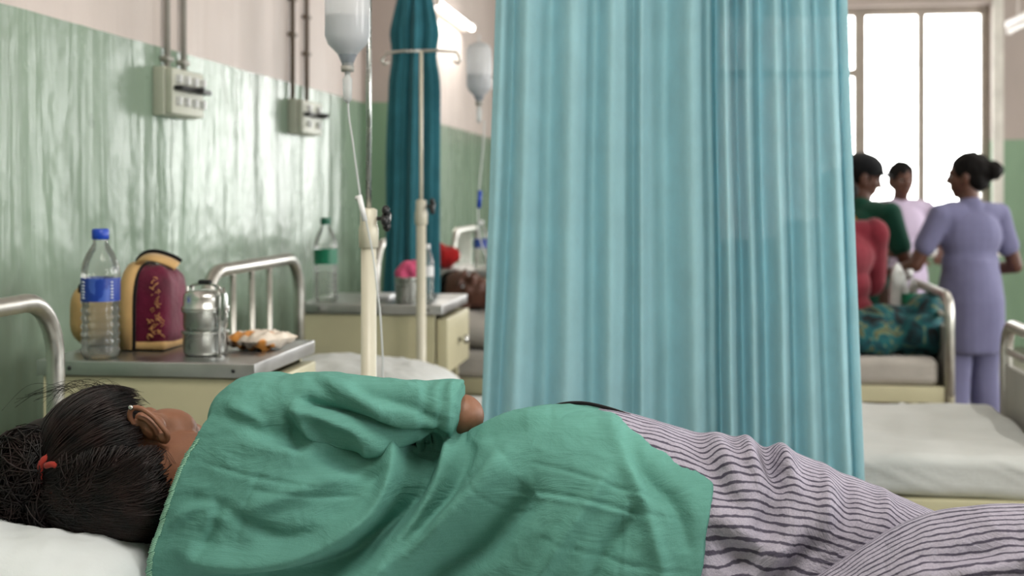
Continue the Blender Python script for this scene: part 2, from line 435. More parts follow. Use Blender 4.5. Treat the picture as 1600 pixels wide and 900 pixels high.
def window_back():
    r = empty('window_1', ((BWIN[0] + BWIN[1]) / 2, BW, .85), None, None); r['kind'] = 'structure'
    x0, x1 = BWIN; z0, z1 = .85, 3.02; Y = BW
    cols = [x0, x0 + .02]
    f = MB(); t = .075
    for (a, b, c, d) in ((x0, z0, x1, z0 + t), (x0, z1 - t, x1, z1)): f.box(a, Y + .1, b, c, Y + .17, d)
    for x in (x0, x1 - t): f.box(x, Y + .1, z0 + t, x + t, Y + .17, z1 - t)
    f.build('window_frame', M['frame'], r, False)
    ms = [at(1344, 200, Y + .1).x, at(1440, 200, Y + .1).x, at(1180, 0, Y + .1).x]
    for i, x in enumerate(ms):
        hw = (.05, .034, .05)[i]
        MB().box(x - hw, Y + .1, z0 + t, x + hw, Y + .165, z1 - t).build('mullion', M['frame'], r, False)
    zt = at(1320, 114, Y + .1).z
    MB().box(ms[2] + .05, Y + .1, zt - .035, ms[0] - .05, Y + .165, zt + .035).build('transom', M['frame'], r, False)
    MB().box(x0 + t, Y + .1, zt - .035, ms[2] - .05, Y + .165, zt + .035).build('transom', M['frame'], r, False)
    ed = [x0 + t, ms[2] - .05, ms[2] + .05, ms[0] - .05, ms[0] + .05, ms[1] - .034, ms[1] + .034, x1 - t]
    for i in range(0, 8, 2):
        a, b = ed[i], ed[i + 1]
        me = MB().box(-(b - a) / 2, -.012, -.058, (b - a) / 2, -.004, .058).mesh('pane', M['pane'], False)
        k = 0; z = z0 + t + .06
        while z < z1 - t - .05:
            if abs(z - zt) > .075 or i >= 4:
                o = link('pane', me, r); o.location = ((a + b) / 2, Y + .135, z); o.rotation_euler = (.3, 0, 0)
            z += .105
    # white plastered reveal strip on the right and sill
    MB().box(x1, Y - .03, z0 - .05, x1 + .09, Y + .001, z1 + .06).build('reveal', M['reveal'], r, False)
    MB().box(x0 - .05, Y - .06, z0 - .06, x1 + .05, Y + .25, z0).build('window_sill', M['reveal'], r, False)
    world_children(r)
window_back()
k = 2
for a, b in RWIN:
    f = MB()
    for q in (a, (2 * a + b) / 3, (a + 2 * b) / 3, b - .05): f.box(RW + .06, q, .9, RW + .12, q + .05, 3.0)
    for z in (.9, 2.4, 2.95): f.box(RW + .065, a, z, RW + .115, b, z + .05)
    struct(f, 'window_%d' % k, M['frame']); k += 1
for a, b in FWIN:
    f = MB()
    for q in (a, (a + b) / 2, b - .05): f.box(q, FW - .12, .9, q + .05, FW - .06, 3.0)
    for z in (.9, 2.4, 2.95): f.box(a, FW - .115, z, b, FW - .065, z + .05)
    struct(f, 'window_%d' % k, M['frame']); k += 1

# lamps: fluorescent battens; the four overhead ones are added fill
def batten(p0, p1, label, mat, power, hang=None, wall=None):
    p0, p1 = Vector(p0), Vector(p1); c = (p0 + p1) / 2
    r = empty('fluorescent_lamp', c, label, 'lamp'); L = (p1 - p0).length
    d = (p1 - p0).normalized()
    if wall == 'left': MB().box(LWX, p0.y, c.z - .03, LWX + .05, p1.y, c.z + .03, .01).build('housing', M['tube_off'], r)
    else: MB().box(c.x - .035, p0.y, c.z + .025, c.x + .035, p1.y, c.z + .075, .01).build('housing', M['tube_off'], r)
    MB().cap(p0 + d * .03, p1 - d * .03, .019, .019).build('tube', mat, r)
    for p in (p0, p1): MB().box(p.x - .02, p.y - .02, p.z - .024, p.x + .02, p.y + .02, p.z + .04, .006).build('end_cap', M['tube_off'], r)
    if hang:
        for q in (.2, .8): pt = p0.lerp(p1, q); MB().tube([(pt.x, pt.y, pt.z + .07), (pt.x, pt.y, CE)], .006, 6).build('rod', M['tube_off'], r)
    if power:
        l = area('tube_light', (c.x, c.y, c.z - .03), (0, 0, 0), .05, L * .95, power, (1, .96, .88)); l.parent = r
    world_children(r)
    return r
for lx, ly in ((-.35, 1.2), (.55, 1.2), (1.9, 3.9), (1.9, 7.0)):  # unseen ceiling battens, added because window daylight leaves the foreground too dark
    batten((lx, ly - .6, 3.2), (lx, ly + .6, 3.2), {(-.35, 1.2): 'added fill batten, out of view above the head end of the nearest bed', (.55, 1.2): 'added fill batten, out of view above the foot end of the nearest bed', (1.9, 3.9): 'added fill batten, out of view over the central aisle by the second bed', (1.9, 7.0): 'added fill batten, out of view over the central aisle by the fourth bed'}[(lx, ly)], M['tube_on'], 27 if ly < 2 else 16, hang=True)
pa, pb = at(694, -4, 8.4), at(750, 36, 9.7)
batten((LWX + .09, 8.35, 2.56), (LWX + .09, 9.75, 2.56), 'lit white fluorescent tube on the left wall beyond the dark teal curtain', M['tube_on'], 12, wall='left')
batten((2.42, 9.3, 2.58), (2.42, 10.6, 2.58), 'white fluorescent batten hanging at the far right by the window', M['tube_off'], 0, hang=True)

# electrical boxes and conduits on the left wall
def switchbox(y0, y1, z0, z1, label, n, style):
    r = empty('switch_box', (LWX, (y0 + y1) / 2, z0), label, 'switch box')
    d = .065
    MB().box(LWX, y0, z0, LWX + d * .6, y1, z1, .004).build('back_box', M['box'], r)
    MB().box(LWX + d * .6, y0 + .004, z0 + .004, LWX + d, y1 - .004, z1 - .004, .006).build('cover', M['box'], r)
    m = MB().box(-.006, -.008, -.014, .018, .008, .014, .003).mesh('switch', M['white_plastic'])
    for i in range(n):
        for j, zz in enumerate((z0 + (z1 - z0) * .3, z0 + (z1 - z0) * .75)):
            o = link('switch', m, r); o.location = (LWX + d, y0 + (y1 - y0) * (i + .5) / n, zz)
    zc = (z0 + z1) / 2 + .01
    t = MB().box(LWX + d, y0 + .01, zc - .008, LWX + d + .03, y1 - .01, zc + .008, .004)
    t.tube([(LWX + d, (y0 + y1) / 2, zc), (LWX + d + (.05 if style else .07), (y0 + y1) / 2, zc)], .009, 8)
    t.build('plug_strip', M['dark'], r)
    world_children(r)
def conduit(y, z0, z1, label, mat, r0=.011, clamps=()):
    r = empty('conduit_pipe', (LWX + .02, y, z0), label, 'pipe', None)
    MB().tube([(LWX + .016, y, z0), (LWX + .016, y, z1)], r0, 10).build('pipe', mat, r)
    m = MB().box(LWX, y - .026, -.008, LWX + .03, y + .026, .008, .004).mesh('clamp', mat)
    for z in clamps: o = link('clamp', m, r); o.location.z = z
    world_children(r)
Y1a, Y1b = 4.02, 4.30
z0 = at(232, 180, 4.02).z; z1 = at(232, 103, 4.02).z
switchbox(Y1a, Y1b, z0, z1, 'nearer wall-mounted switch box with a plug strip above the headboards', 4, 1)
conduit(4.10, z1, CE, 'front thin conduit pipe rising from the nearer switch box', M['conduit'], .010, (z1 + .03, 2.4))
conduit(4.24, z1, CE, 'rear thin conduit pipe rising from the nearer switch box', M['conduit'], .010, (z1 + .03, 2.4))
z0b = at(455, 210, 5.5).z; z1b = at(455, 155, 5.5).z
switchbox(5.45, 5.75, z0b, z1b, 'farther wall-mounted switch box with one long lever', 2, 0)
conduit(5.47, z1b, CE, 'front brown conduit pipe rising from the farther switch box', M['conduit_brown'], .010, (2.02, 2.17))
conduit(5.68, z1b, CE, 'rear brown conduit pipe rising from the farther switch box', M['conduit_brown'], .010, (1.96, 2.12))

# ------------------------------------------------------------------ beds
def arch(x, y0, y1, zb, zt, rc, n=8):
    pts = [(x, y0, zb), (x, y0, zt - rc)]
    pts += [(x, y0 + rc - rc * math.cos(PI / 2 * k / n), zt - rc + rc * math.sin(PI / 2 * k / n)) for k in range(1, n + 1)]
    pts += [(x, y1 - rc + rc * math.sin(PI / 2 * k / n), zt - rc + rc * math.cos(PI / 2 * k / n)) for k in range(0, n + 1)]
    pts += [(x, y1, zb)]
    return pts
def bed(y0, y1, label, grp='ward beds', zt=1.14, xh=-1.30, xf=1.03, foot=True):
    r = empty('hospital_bed', ((xh + xf) / 2, (y0 + y1) / 2, 0), label, 'bed')
    f = MB()
    for y in (y0 + .03, y1 - .03): f.box(xh + .02, y - .02, .52, xf - .02, y + .02, .585, .004)
    for x in np.linspace(xh + .05, xf - .05, 6): f.box(x - .015, y0 + .05, .54, x + .015, y1 - .05, .57)
    f.box(xh + .03, y0 + .05, .57, xf - .03, y1 - .05, .583)
    f.build('bed_frame', M['cream'], r, angle=30)
    h = MB().tube(arch(xh, y0 + .02, y1 - .02, .4, zt, .13), .019, 14).build('headboard', M['tube'], r)
    for q in (.27, .45, .63):
        y = y0 + (y1 - y0) * q; MB().tube([(xh, y, .52), (xh, y, zt - .012)], .010, 8).build('bar', M['tube'], h)
    MB().tube([(xh, y0 + .02, .55), (xh, y1 - .02, .55)], .012, 8).build('rail', M['tube'], h)
    if foot:
        g = MB().tube(arch(xf, y0 + .02, y1 - .02, .4, .945, .09), .02, 14).build('footboard', M['tube'], r)
        MB().tube([(xf, y0 + .04, .86), (xf, y1 - .04, .86)], .012, 8).build('rail', M['tube'], g)
        MB().box(xf - .012, y0 + .05, .52, xf + .012, y1 - .05, .82, .004).build('panel', M['grille'], g)
    for x in (xh, xf):
        for y in (y0 + .02, y1 - .02):
            lg = MB().tube([(x, y, .03), (x, y, .55)], .02, 12).build('leg', M['cream'], r)
            MB().lathe([(.026, 0), (.026, .03)], (x, y, 0), 12).build('rubber_foot', M['dark'], lg)
    world_children(r)
    return r
def mattress(y0, y1, label, mat, x0=-1.26, x1=.99, zt=.70, wr=.006, seedv=0, n=70):
    def disp(q):
        e = mnoise.noise(Vector((q.x * 2.2 + seedv, q.y * 5, q.z * 5))) + .5 * mnoise.noise(Vector((q.x * 7 + q.z * 9, q.y * 9, seedv + q.z * 4)))
        sag = -.010 * math.cos(min(1, abs(q.y) * 2) * PI / 2)
        side = 0
        if abs(q.z) < .05: side = .5 * mnoise.noise(Vector(((q.x + q.z * 2.2) * 14, 0, seedv)))
        return q + Vector((0, math.copysign(side * wr * 1.5, q.y) if side else 0, e * wr + sag))
    mb = MB().soft(((x0 + x1) / 2, (y0 + y1) / 2, (.585 + zt) / 2), (x1 - x0, y1 - y0, zt - .585), .035, n, 4, disp)
    o = mb.build('mattress', mat); tag(o, label, 'mattress'); return o
def pillow(c, size, label, mat, rx=0, ry=0, rz=0, sag=None):
    hx, hy, hz = [s / 2 for s in size]; mb = MB(); N = 44; vs = []; fs = []
    R = Matrix.Rotation(rz, 3, 'Z') @ Matrix.Rotation(ry, 3, 'Y') @ Matrix.Rotation(rx, 3, 'X')
    for side in (1, -1):
        b = len(vs)
        for i in range(N + 1):
            for j in range(N + 1):
                u, v = -1 + 2 * i / N, -1 + 2 * j / N
                t = ((1 - abs(u) ** 3.2) * (1 - abs(v) ** 3.2)) ** .45
                k = 1 - .06 * (1 - abs(v)) * abs(u) ** 4
                z = side * hz * t + .006 * mnoise.noise(Vector((u * 4, v * 4, side + c[0]))) * (t > .05)
                z += .004 * mnoise.noise(Vector((u * 11, v * 9, side * 3 + c[1]))) * t
                p = Vector((u * hx * k, v * hy * (1 - .06 * (1 - abs(u)) * abs(v) ** 4), z))
                if sag: p = sag(p, side)
                vs.append(R @ p + Vector(c))
        for i in range(N):
            for j in range(N):
                q = (b + i * (N + 1) + j, b + (i + 1) * (N + 1) + j, b + (i + 1) * (N + 1) + j + 1, b + i * (N + 1) + j + 1)
                fs.append(q if side > 0 else q[::-1])
    mb.add(vs, fs); o = mb.build('pillow', mat); tag(o, label, 'pillow'); return o
BEDS = [(1.73, 2.66), (3.48, 4.42), (5.50, 6.42), (7.38, 8.28), (9.2, 10.1)]
bed(*BEDS[0], 'nearest hospital bed, steel tube headboard arch at the left edge, under the green-shirted patient')
bed(*BEDS[1], 'second hospital bed with barred steel headboard behind the tiffin carrier', xf=.995)
bed(*BEDS[2], 'third hospital bed, its curved steel footboard beside the lavender-uniformed nurse')
bed(*BEDS[3], 'fourth hospital bed, small headboard arch behind the red cloth bag', xf=.98)
mattress(BEDS[0][0] + .02, BEDS[0][1] - .03, 'white-sheeted mattress under the lying patient in the foreground', M['white_cloth'], seedv=1)
mattress(BEDS[1][0] + .02, BEDS[1][1] - .03, 'empty white-sheeted mattress right of the turquoise curtain', M['white_cloth'], x1=.955, seedv=4, wr=.012, n=110)
mattress(BEDS[2][0] + .02, BEDS[2][1] - .03, 'grey mattress under the teal blanket and the person in red', M['grey_mattress'], seedv=8)
mattress(BEDS[3][0] + .02, BEDS[3][1] - .03, 'far mattress on the fourth bed behind the standing staff', M['grey_mattress'], seedv=12)
def psag(p, side):
    # pressed down where the head rests
    q = Vector(p); d = math.exp(-((q.x - .02) / .13) ** 2 - ((q.y - .05) / .14) ** 2)
    if side > 0: q.z -= .045 * d
    return q
pillow((-1.06, 2.09, .768), (.47, .60, .17), 'white pillow under the dark-haired head at the lower left', M['pillow'], ry=.10, sag=psag)
pillow((-.97, 3.95, .775), (.52, .56, .16), 'white pillow on the second bed behind the drip pole', M['white_cloth'], ry=.08)
pillow((-.93, 5.85, .765), (.5, .6, .15), 'grey-white pillow under the sleeping man with dark hair', M['grey_mattress'], ry=.15)

# ------------------------------------------------------------------ bedside lockers
def locker(x0, x1, y0, y1, zt, label, opened=.02):
    r = empty('bedside_locker', ((x0 + x1) / 2, (y0 + y1) / 2, 0), label, 'cabinet')
    t = .034
    tp = MB()
    tp.box(x0, y0, zt - t, x1, y1, zt, .003); tp.build('steel_top', M['top'], r, angle=30)
    rv = MB().lathe([(.005, 0), (.004, .002)], (0, 0, 0), 10).mesh('rivet', M['dark'])
    for x in (x0 + .08, x1 - .05):
        o = link('rivet', rv, r); o.location = (x, y0 - .001, zt - t / 2); o.rotation_euler = (PI / 2, 0, 0)
    bx0, bx1, by0, by1 = x0 + .012, x1 - .03, y0 + .012, y1 - .02; zb = zt - t - .004; zm = zb - .21
    b = MB(); p = .015
    b.box(bx0, by0, zm - .02, bx0 + p, by1, zb); b.box(bx0 + p, by0, zm - .02, bx1, by0 + p, zb); b.box(bx0 + p, by1 - p, zm - .02, bx1, by1, zb)
    b.box(bx0 + p, by0 + p, zm - .02, bx1, by1 - p, zm)
    b.build('carcass', M['cream'], r, False)
    # lower open compartment: side panel with stiles, shelf, legs
    s = MB().box(bx0, by0, .12, bx0 + p, by1, zm - .02)
    s.box(bx0 + p, by0, .12, bx1 - .06, by0 + p * .8, zm - .02); s.box(bx0 + p, by1 - p, .12, bx1 - .06, by1, zm - .02)
    s.build('side_panel', M['cream'], r, False)
    MB().box(bx0 + p, by0 + p, .3, bx1, by1 - p, .315).build('shelf', M['cream'], r, False)
    lm = MB().box(-.015, -.015, 0, .015, .015, zm - .02).mesh('leg', M['cream'], False)
    for x in (bx0 + .016, bx1 - .016):
        for y in (by0 + .016, by1 - .016):
            o = link('leg', lm, r); o.location = (x, y, 0)
    d = MB().box(bx1 + .004, by0 + .02, zm + .01, bx1 + .022 + opened, by1 - .015, zb - .012, .003).build('drawer', M['cream'], r)
    k = MB(); 
    o = MB().lathe([(.006, 0), (.007, .014), (.016, .02), (.017, .028), (.010, .036), (.001, .038)], (0, 0, 0), 16).build('knob', M['bright'], d)
    o.location = (bx1 + .022 + opened, (by0 + by1) / 2, (zm + zb) / 2); o.rotation_euler = (0, PI / 2, 0)
    world_children(r)
    return r
TZ = .975
locker(-1.48, -.962, 2.91, 3.40, TZ, 'nearer cream bedside locker with steel top carrying bottle, bag and tiffin')
locker(-1.34, -.828, 4.50, 5.02, TZ, 'farther cream bedside locker with knobbed drawer and green-labelled bottle')
locker(-1.30, -.80, 6.55, 7.05, TZ, 'far bedside locker mostly hidden, holding the red cloth bag')

# ------------------------------------------------------------------ things on the lockers
def pet_bottle(c, h, rad, label, capm, labm, level=.62, stripes=True, seg=48):
    r = empty('water_bottle', c, label, 'bottle')
    k = h / .295; R = rad
    prof = [(.3 * R, .006), (.82 * R, 0), (.97 * R, .012 * k)]
    z = .02
    while z < .115: 
        prof += [(R, z * k), (R * .93, (z + .009) * k)]; z += .0185
    prof += [(R, .130 * k), (R * .975, .135 * k), (R * .975, .186 * k), (R, .19 * k), (R * .98, .205 * k), (R * .90, .222 * k), (R * .72, .242 * k), (R * .5, .258 * k), (R * .38, .268 * k), (R * .36, .280 * k)]
    pr = []
    for i in range(len(prof) - 1):
        for t in (0, .5): pr.append((prof[i][0] * (1 - t) + prof[i + 1][0] * t, prof[i][1] * (1 - t) + prof[i + 1][1] * t))
    pr.append(prof[-1])
    b = MB().lathe(pr, c, seg, True).build('body', M['pet'], r)
    wp = [(q[0] * .955, q[1] + .002) for q in pr if q[1] < h * level]
    MB().lathe(wp, c, seg, True).build('water', M['water'], r)
    MB().lathe([(R * .40, .275 * k), (R * .44, .277 * k), (R * .44, .297 * k), (R * .36, .300 * k)], c, 24).build('cap', capm, r)
    lb = MB().lathe([(R * 1.0, .1335 * k), (R * 1.003, .187 * k)], c, seg, False).build('label', labm, r)
    if stripes:
        pm = MB()
        for a0, w0 in ((-2.15, .30), (-.55, .14)):
            for zc in (.142, .149, .156, .163, .170, .178):
                ww = w0 * (.5 + .5 * random.random()); 
                pts = [(c[0] + R * 1.012 * math.cos(a0 + u * ww), c[1] + R * 1.012 * math.sin(a0 + u * ww), c[2] + (zc + .0014 * math.sin(u * 9)) * k) for u in (-.5, -.25, 0, .25, .5)]
                pm.tube(pts, .0016, 5)
        pm.build('print', M['print_white'], lb)
    world_children(r)
    return r
p = at(157, 558, 2.965); pet_bottle((p.x, 2.965, TZ), .295, .0445, 'tall clear water bottle with blue cap and blue label on the nearer locker', M['blue'], M['label_blue'])
p = at(509, 470, 4.62); pet_bottle((p.x, 4.62, TZ), .29, .042, 'clear water bottle with green cap and green label on the farther locker', M['green_cap'], M['label_green'], .35, False, 32)
p = at(668, 450, 4.62); pet_bottle((p.x, 4.62, TZ), .20, .022, 'slim pale bottle beside the pink-topped tumbler', M['white_plastic'], M['white_plastic'], .5, False, 24)

def lunch_bag():
    c = at(215, 540, 3.18)
    r = empty('lunch_bag', (c.x, 3.18, TZ), 'maroon and tan insulated lunch bag behind the blue-capped bottle', 'bag')
    xL, xR = at(122, 500, 3.2).x, at(283, 500, 3.2).x
    w = xR - xL; cx = (xL + xR) / 2
    def puff(q):
        e = .008 * mnoise.noise(q * 14) + .004 * mnoise.noise(q * 34)
        # top bulges, shoulders slope to the right edge
        k = 1 - .16 * max(0, q.z / .09) ** 2
        return Vector((q.x * k, q.y * k, q.z + e))
    H = .205
    x1 = at(205, 500, 3.15).x
    MB().soft(((x1 + xR) / 2, 3.19, TZ + H * .5), (xR - x1, .17, H), .04, 16, 6, puff).build('main_body', M['maroon'], r)
    MB().soft(((xL + x1) / 2 + .008, 3.20, TZ + H * .40), (x1 - xL + .03, .155, H * .80), .06, 14, 6, puff).build('tan_side', M['tan'], r)
    # black piping, tan band wrapping over the bag, base band
    xb = at(197, 500, 3.1).x
    def band(x, wd, mat, name, ex):
        vs = []; fs = []; n = 40
        for i in range(n + 1):
            a = PI * i / n - .0; yy = 3.19 - math.cos(a) * (.091 + ex); 
            zz = TZ + .004 + (H - .0 + ex) * min(1, (math.sin(a)) ** .35)
            for dx in (-wd, wd): vs += [(x + dx, yy, zz)]
        for i in range(n): fs.append((2 * i, 2 * i + 1, 2 * i + 3, 2 * i + 2))
        mb = MB().add(vs, fs); o = mb.build(name, mat, r)
        s = o.modifiers.new('t', 'SOLIDIFY'); s.thickness = .004; s.offset = 0
    band(xb, .017, M['tan'], 'band', .001)
    band(xb + .021, .0035, M['black_cloth'], 'piping', .0012)
    MB().soft(((x1 + xR) / 2, 3.19, TZ + .012), (xR - x1 - .01, .175, .022), .01, 6, 3).build('base_band', M['tan'], r)
    # handle flap lying on top
    hp = MB(); pts = []
    for i in range(25):
        a = PI * i / 24
        pts.append((xb - .02 + .115 * (i / 24) , 3.19 - .035 * math.sin(a), TZ + H - .004 + .026 * math.sin(a) ** .8))
    vs = []; fs = []
    for i, q in enumerate(pts):
        vs += [(q[0], q[1] - .017, q[2] - .006), (q[0], q[1] + .017, q[2] + .008)]
    for i in range(24): fs.append((2 * i, 2 * i + 1, 2 * i + 3, 2 * i + 2))
    o = hp.add(vs, fs).build('handle', M['tan'], r); s = o.modifiers.new('t', 'SOLIDIFY'); s.thickness = .006
    hp = MB(); hp.tube([(q[0], q[1] + .022, q[2] + .012) for q in pts], .005, 8); hp.build('handle_piping', M['black_cloth'], r)
    MB().soft((xL + .035, 3.20, TZ + H * .66), (.02, .12, .05), .009, 4, 3).build('dark_patch', M['black_cloth'], r)
    # embroidered gold script, vertical column plus a block below
    g = MB(); yf = 3.095
    xs = at(243, 500, yf).x
    for j in range(26):
        z = TZ + .175 - j * .0056; wv = .012 + .010 * (j > 16)
        n = 1 if j < 17 else 3
        for _ in range(n):
            a = random.uniform(-1, 1) * wv; L = random.uniform(.004, .011)
            pts = [(xs + a + L * math.cos(q) * .6, yf + .004 * abs(a) / wv, z + L * .5 * math.sin(q + j)) for q in np.linspace(0, random.uniform(2, 4.5), 6)]
            g.tube(pts, .0011, 4)
    g.build('embroidery', M['gold'], r)
    world_children(r)
lunch_bag()

def tiffin():
    Y = 3.06; c = at(321, 550, Y); c = Vector((c.x, Y, TZ)); R = .052
    r = empty('tiffin_carrier', c, 'round stainless steel tiffin carrier beside the maroon lunch bag', 'lunch box')
    hs = [0, .058, .108, .158]
    for i in range(2):
        z0, z1 = hs[i], hs[i + 1]
        MB().lathe([(R * .9, z0 + .001), (R * .97, z0 + .006), (R, z0 + .012), (R, z1 - .008), (R * 1.08, z1 - .005), (R * 1.08, z1)], c, 48).build('tier', M['steel'], r)
    z0 = hs[2]
    MB().lathe([(R * 1.08, z0), (R * 1.08, z0 + .006), (R * 1.0, z0 + .009), (R, z0 + .028), (R * .95, z0 + .038), (R * .80, z0 + .044), (R * .3, z0 + .046), (.001, z0 + .046)], c, 48).build('lid', M['bright'], r)
    top = z0 + .046
    for sgn, ang in ((1, -.55), (-1, PI - .55)):
        ux, uy = math.cos(ang), math.sin(ang); k = R * 1.2
        q = MB()
        px, py = -uy * .008, ux * .008
        for e in (-1, 1):
            q.tube([(c.x + ux * k + px * e, c.y + uy * k + py * e, c.z + .004), (c.x + ux * k + px * e, c.y + uy * k + py * e, c.z + top * .92), (c.x + ux * k * .9 + px * e, c.y + uy * k * .9 + py * e, c.z + top + .006)], .0032, 8)
        q.tube([(c.x + ux * R * .4, c.y + uy * R * .4, c.z + .002), (c.x + ux * k, c.y + uy * k, c.z + .002)], .003, 6)
        s = q.build('clamp_frame', M['bright'], r)
        MB().box(c.x + ux * k * 1.05 - .006, c.y + uy * k * 1.05 - .006, c.z + top * .55, c.x + ux * k * 1.05 + .006, c.y + uy * k * 1.05 + .006, c.z + top * .98, .003).build('latch', M['steel'], s)
        MB().tube([(c.x + ux * (k + .005 + .012 * math.sin(a)), c.y + uy * (k + .005 + .012 * math.sin(a)), c.z + top * .6 + .02 * math.cos(a)) for a in np.linspace(0, PI, 9)], .002, 6).build('latch_wire', M['bright'], s)
    ang = -.55; ux, uy = math.cos(ang), math.sin(ang); k = R * 1.08
    MB().tube([(c.x + ux * k * t, c.y + uy * k * t, c.z + top + .004 + .012 * (1 - abs(t)) ** .5) for t in np.linspace(-1, 1, 15)], .0035, 8).build('top_bar', M['bright'], r)
    MB().cap((c.x - .012, c.y, c.z + top + .018), (c.x + .014, c.y - .008, c.z + top + .018), .006, .006).build('grip', M['dark'], r)
    world_children(r)
tiffin()

def packet():
    c = at(405, 535, 3.18)
    mb = MB(); N = 26; vs = []; fs = []
    ax = Vector((.058, -.02, 0)); ay = Vector((.03, .055, 0))
    for side in (1, -1):
        b = len(vs)
        for i in range(N + 1):
            for j in range(N + 1):
                u, v = -1 + 2 * i / N, -1 + 2 * j / N
                t = max(0, (1 - u ** 4) * (1 - v ** 4)) ** .6
                p = Vector((c.x, 3.18, TZ + .024)) + ax * u * (1 + .04 * math.sin(v * 9)) + ay * v
                p.z += side * .021 * t + .004 * mnoise.noise(Vector((u * 4, v * 4, side))) + .003 * math.sin(u * 14 + v * 6) * t + .01 * (u > .6) * (u - .6)
                vs.append(p)
        for i in range(N):
            for j in range(N):
                q = (b + i * (N + 1) + j, b + (i + 1) * (N + 1) + j, b + (i + 1) * (N + 1) + j + 1, b + i * (N + 1) + j + 1); fs.append(q if side > 0 else q[::-1])
    o = mb.add(vs, fs).build('snack_packet', M['packet']); tag(o, 'crumpled cream and orange snack packet right of the tiffin carrier', 'packet')
packet()
# tumbler with pink cloth, and a red bag on the far locker, other bottles
p = at(637, 470, 4.6); r = empty('tumbler', (p.x, 4.6, TZ), 'dark steel tumbler stuffed with pink cloth on the farther locker', 'tumbler')
MB().lathe([(.038, 0), (.043, .004), (.045, .085), (.047, .088)], (p.x, 4.6, TZ), 32).build('cup', M['steel'], r)
b = MB().ell((p.x + .01, 4.6, TZ + .115), (.034, .03, .034)); b.ell((p.x - .012, 4.6, TZ + .10), (.03, .03, .03)); blob(b, 'pink_cloth', M['pink'], r, .005, 2, .01, 40); world_children(r)
p = at(590, 466, 4.75); o = MB().box(p.x - .055, 4.7, TZ, p.x + .055, 4.85, TZ + .016, .005).build('paper_packet', M['white_plastic']); tag(o, 'flat white packet lying on the farther locker behind the drip pole', 'packet')
p = at(692, 425, 6.65); b = MB().ell((p.x, 6.72, TZ + .055), (.075, .06, .055)); b.ell((p.x - .03, 6.72, TZ + .10), (.03, .03, .03)); o = blob(b, 'cloth_bag', M['red'], None, .006, 2, .015, 20); tag(o, 'small red cloth bag behind the sleeping man', 'bag')
p = at(750, 420, 6.6); pet_bottle((p.x, 6.62, TZ), .24, .036, 'clear bottle with blue label near the curtain edge on the far locker', M['white_plastic'], M['label_blue'], .4, False, 24)
p = at(664, 400, 6.6); pet_bottle((p.x, 6.64, TZ), .24, .034, 'pale bottle standing left of the red cloth bag on the far locker', M['white_plastic'], M['white_plastic'], .4, False, 24)

# ------------------------------------------------------------------ drip stands and bottles
def drip_stand(x, y, ztop, label, hook, base=True, collar=1.292):
    r = empty('drip_stand', (x, y, 0), label, 'drip stand')
    MB().tube([(x, y, .05), (x, y, collar - .03)], .0165, 16).build('lower_pole', M['cream_pole'], r)
    MB().tube([(x, y, collar - .03), (x, y, ztop)], .0062, 12).build('upper_pole', M['steel'] if hook == 'narrow' else M['cream_pole'], r)
    c = MB().lathe([(.018, -.05), (.021, -.048), (.021, -.01), (.018, 0), (.018, .03), (.012, .034)], (x, y, collar), 20).build('collar', M['cream_pole'], r)
    k = MB().tube([(x + .018, y, collar + .012), (x + .036, y, collar + .012)], .004, 8)
    k.tube([(x + .03, y, collar + .012), (x + .046, y, collar + .012)], .010, 12)
    for a in range(4): 
        q = a * PI / 2 + .3; k.ell((x + .038, y + .014 * math.cos(q), collar + .012 + .018 * math.sin(q)), (.009, .010, .011), None, 10, 6)
    k.build('clamp_knob', M['dark'], c)
    for s in (-1, 1):
        if hook == 'wide': pts = [(x, y, ztop), (x + s * .06, y, ztop - .0), (x + s * .12, y, ztop - .005), (x + s * .135, y, ztop - .03), (x + s * .125, y, ztop - .045), (x + s * .112, y, ztop - .035)]
        else: pts = [(x, y, ztop), (x + s * .03, y - s * .02, ztop + .02), (x + s * .045, y - s * .04, ztop), (x + s * .05, y - s * .045, ztop - .03), (x + s * .04, y - s * .045, ztop - .045)]
        MB().tube(pts, .005, 8).build('hook', M['tube'], r)
    for i in range(4):
        a = i * PI / 2 + PI / 4
        MB().tube([(x, y, .06), (x + .12 * math.cos(a), y + .12 * math.sin(a), .045)], .012, 8).build('foot', M['cream_pole'], r)
    world_children(r)
PX = at(576, 350, 2.78).x
drip_stand(PX, 2.78, 1.875, 'nearest drip stand, cream lower pole and steel upper pole behind the patient', 'narrow')
drip_stand(at(658, 350, 4.445).x, 4.445, 1.835, 'second drip stand, all cream, in front of the dark teal curtain', 'wide', collar=1.30)
X3 = at(800, 100, 5.1).x
drip_stand(X3, 5.12, 1.80, 'third drip stand mostly hidden behind the turquoise curtain', 'wide')

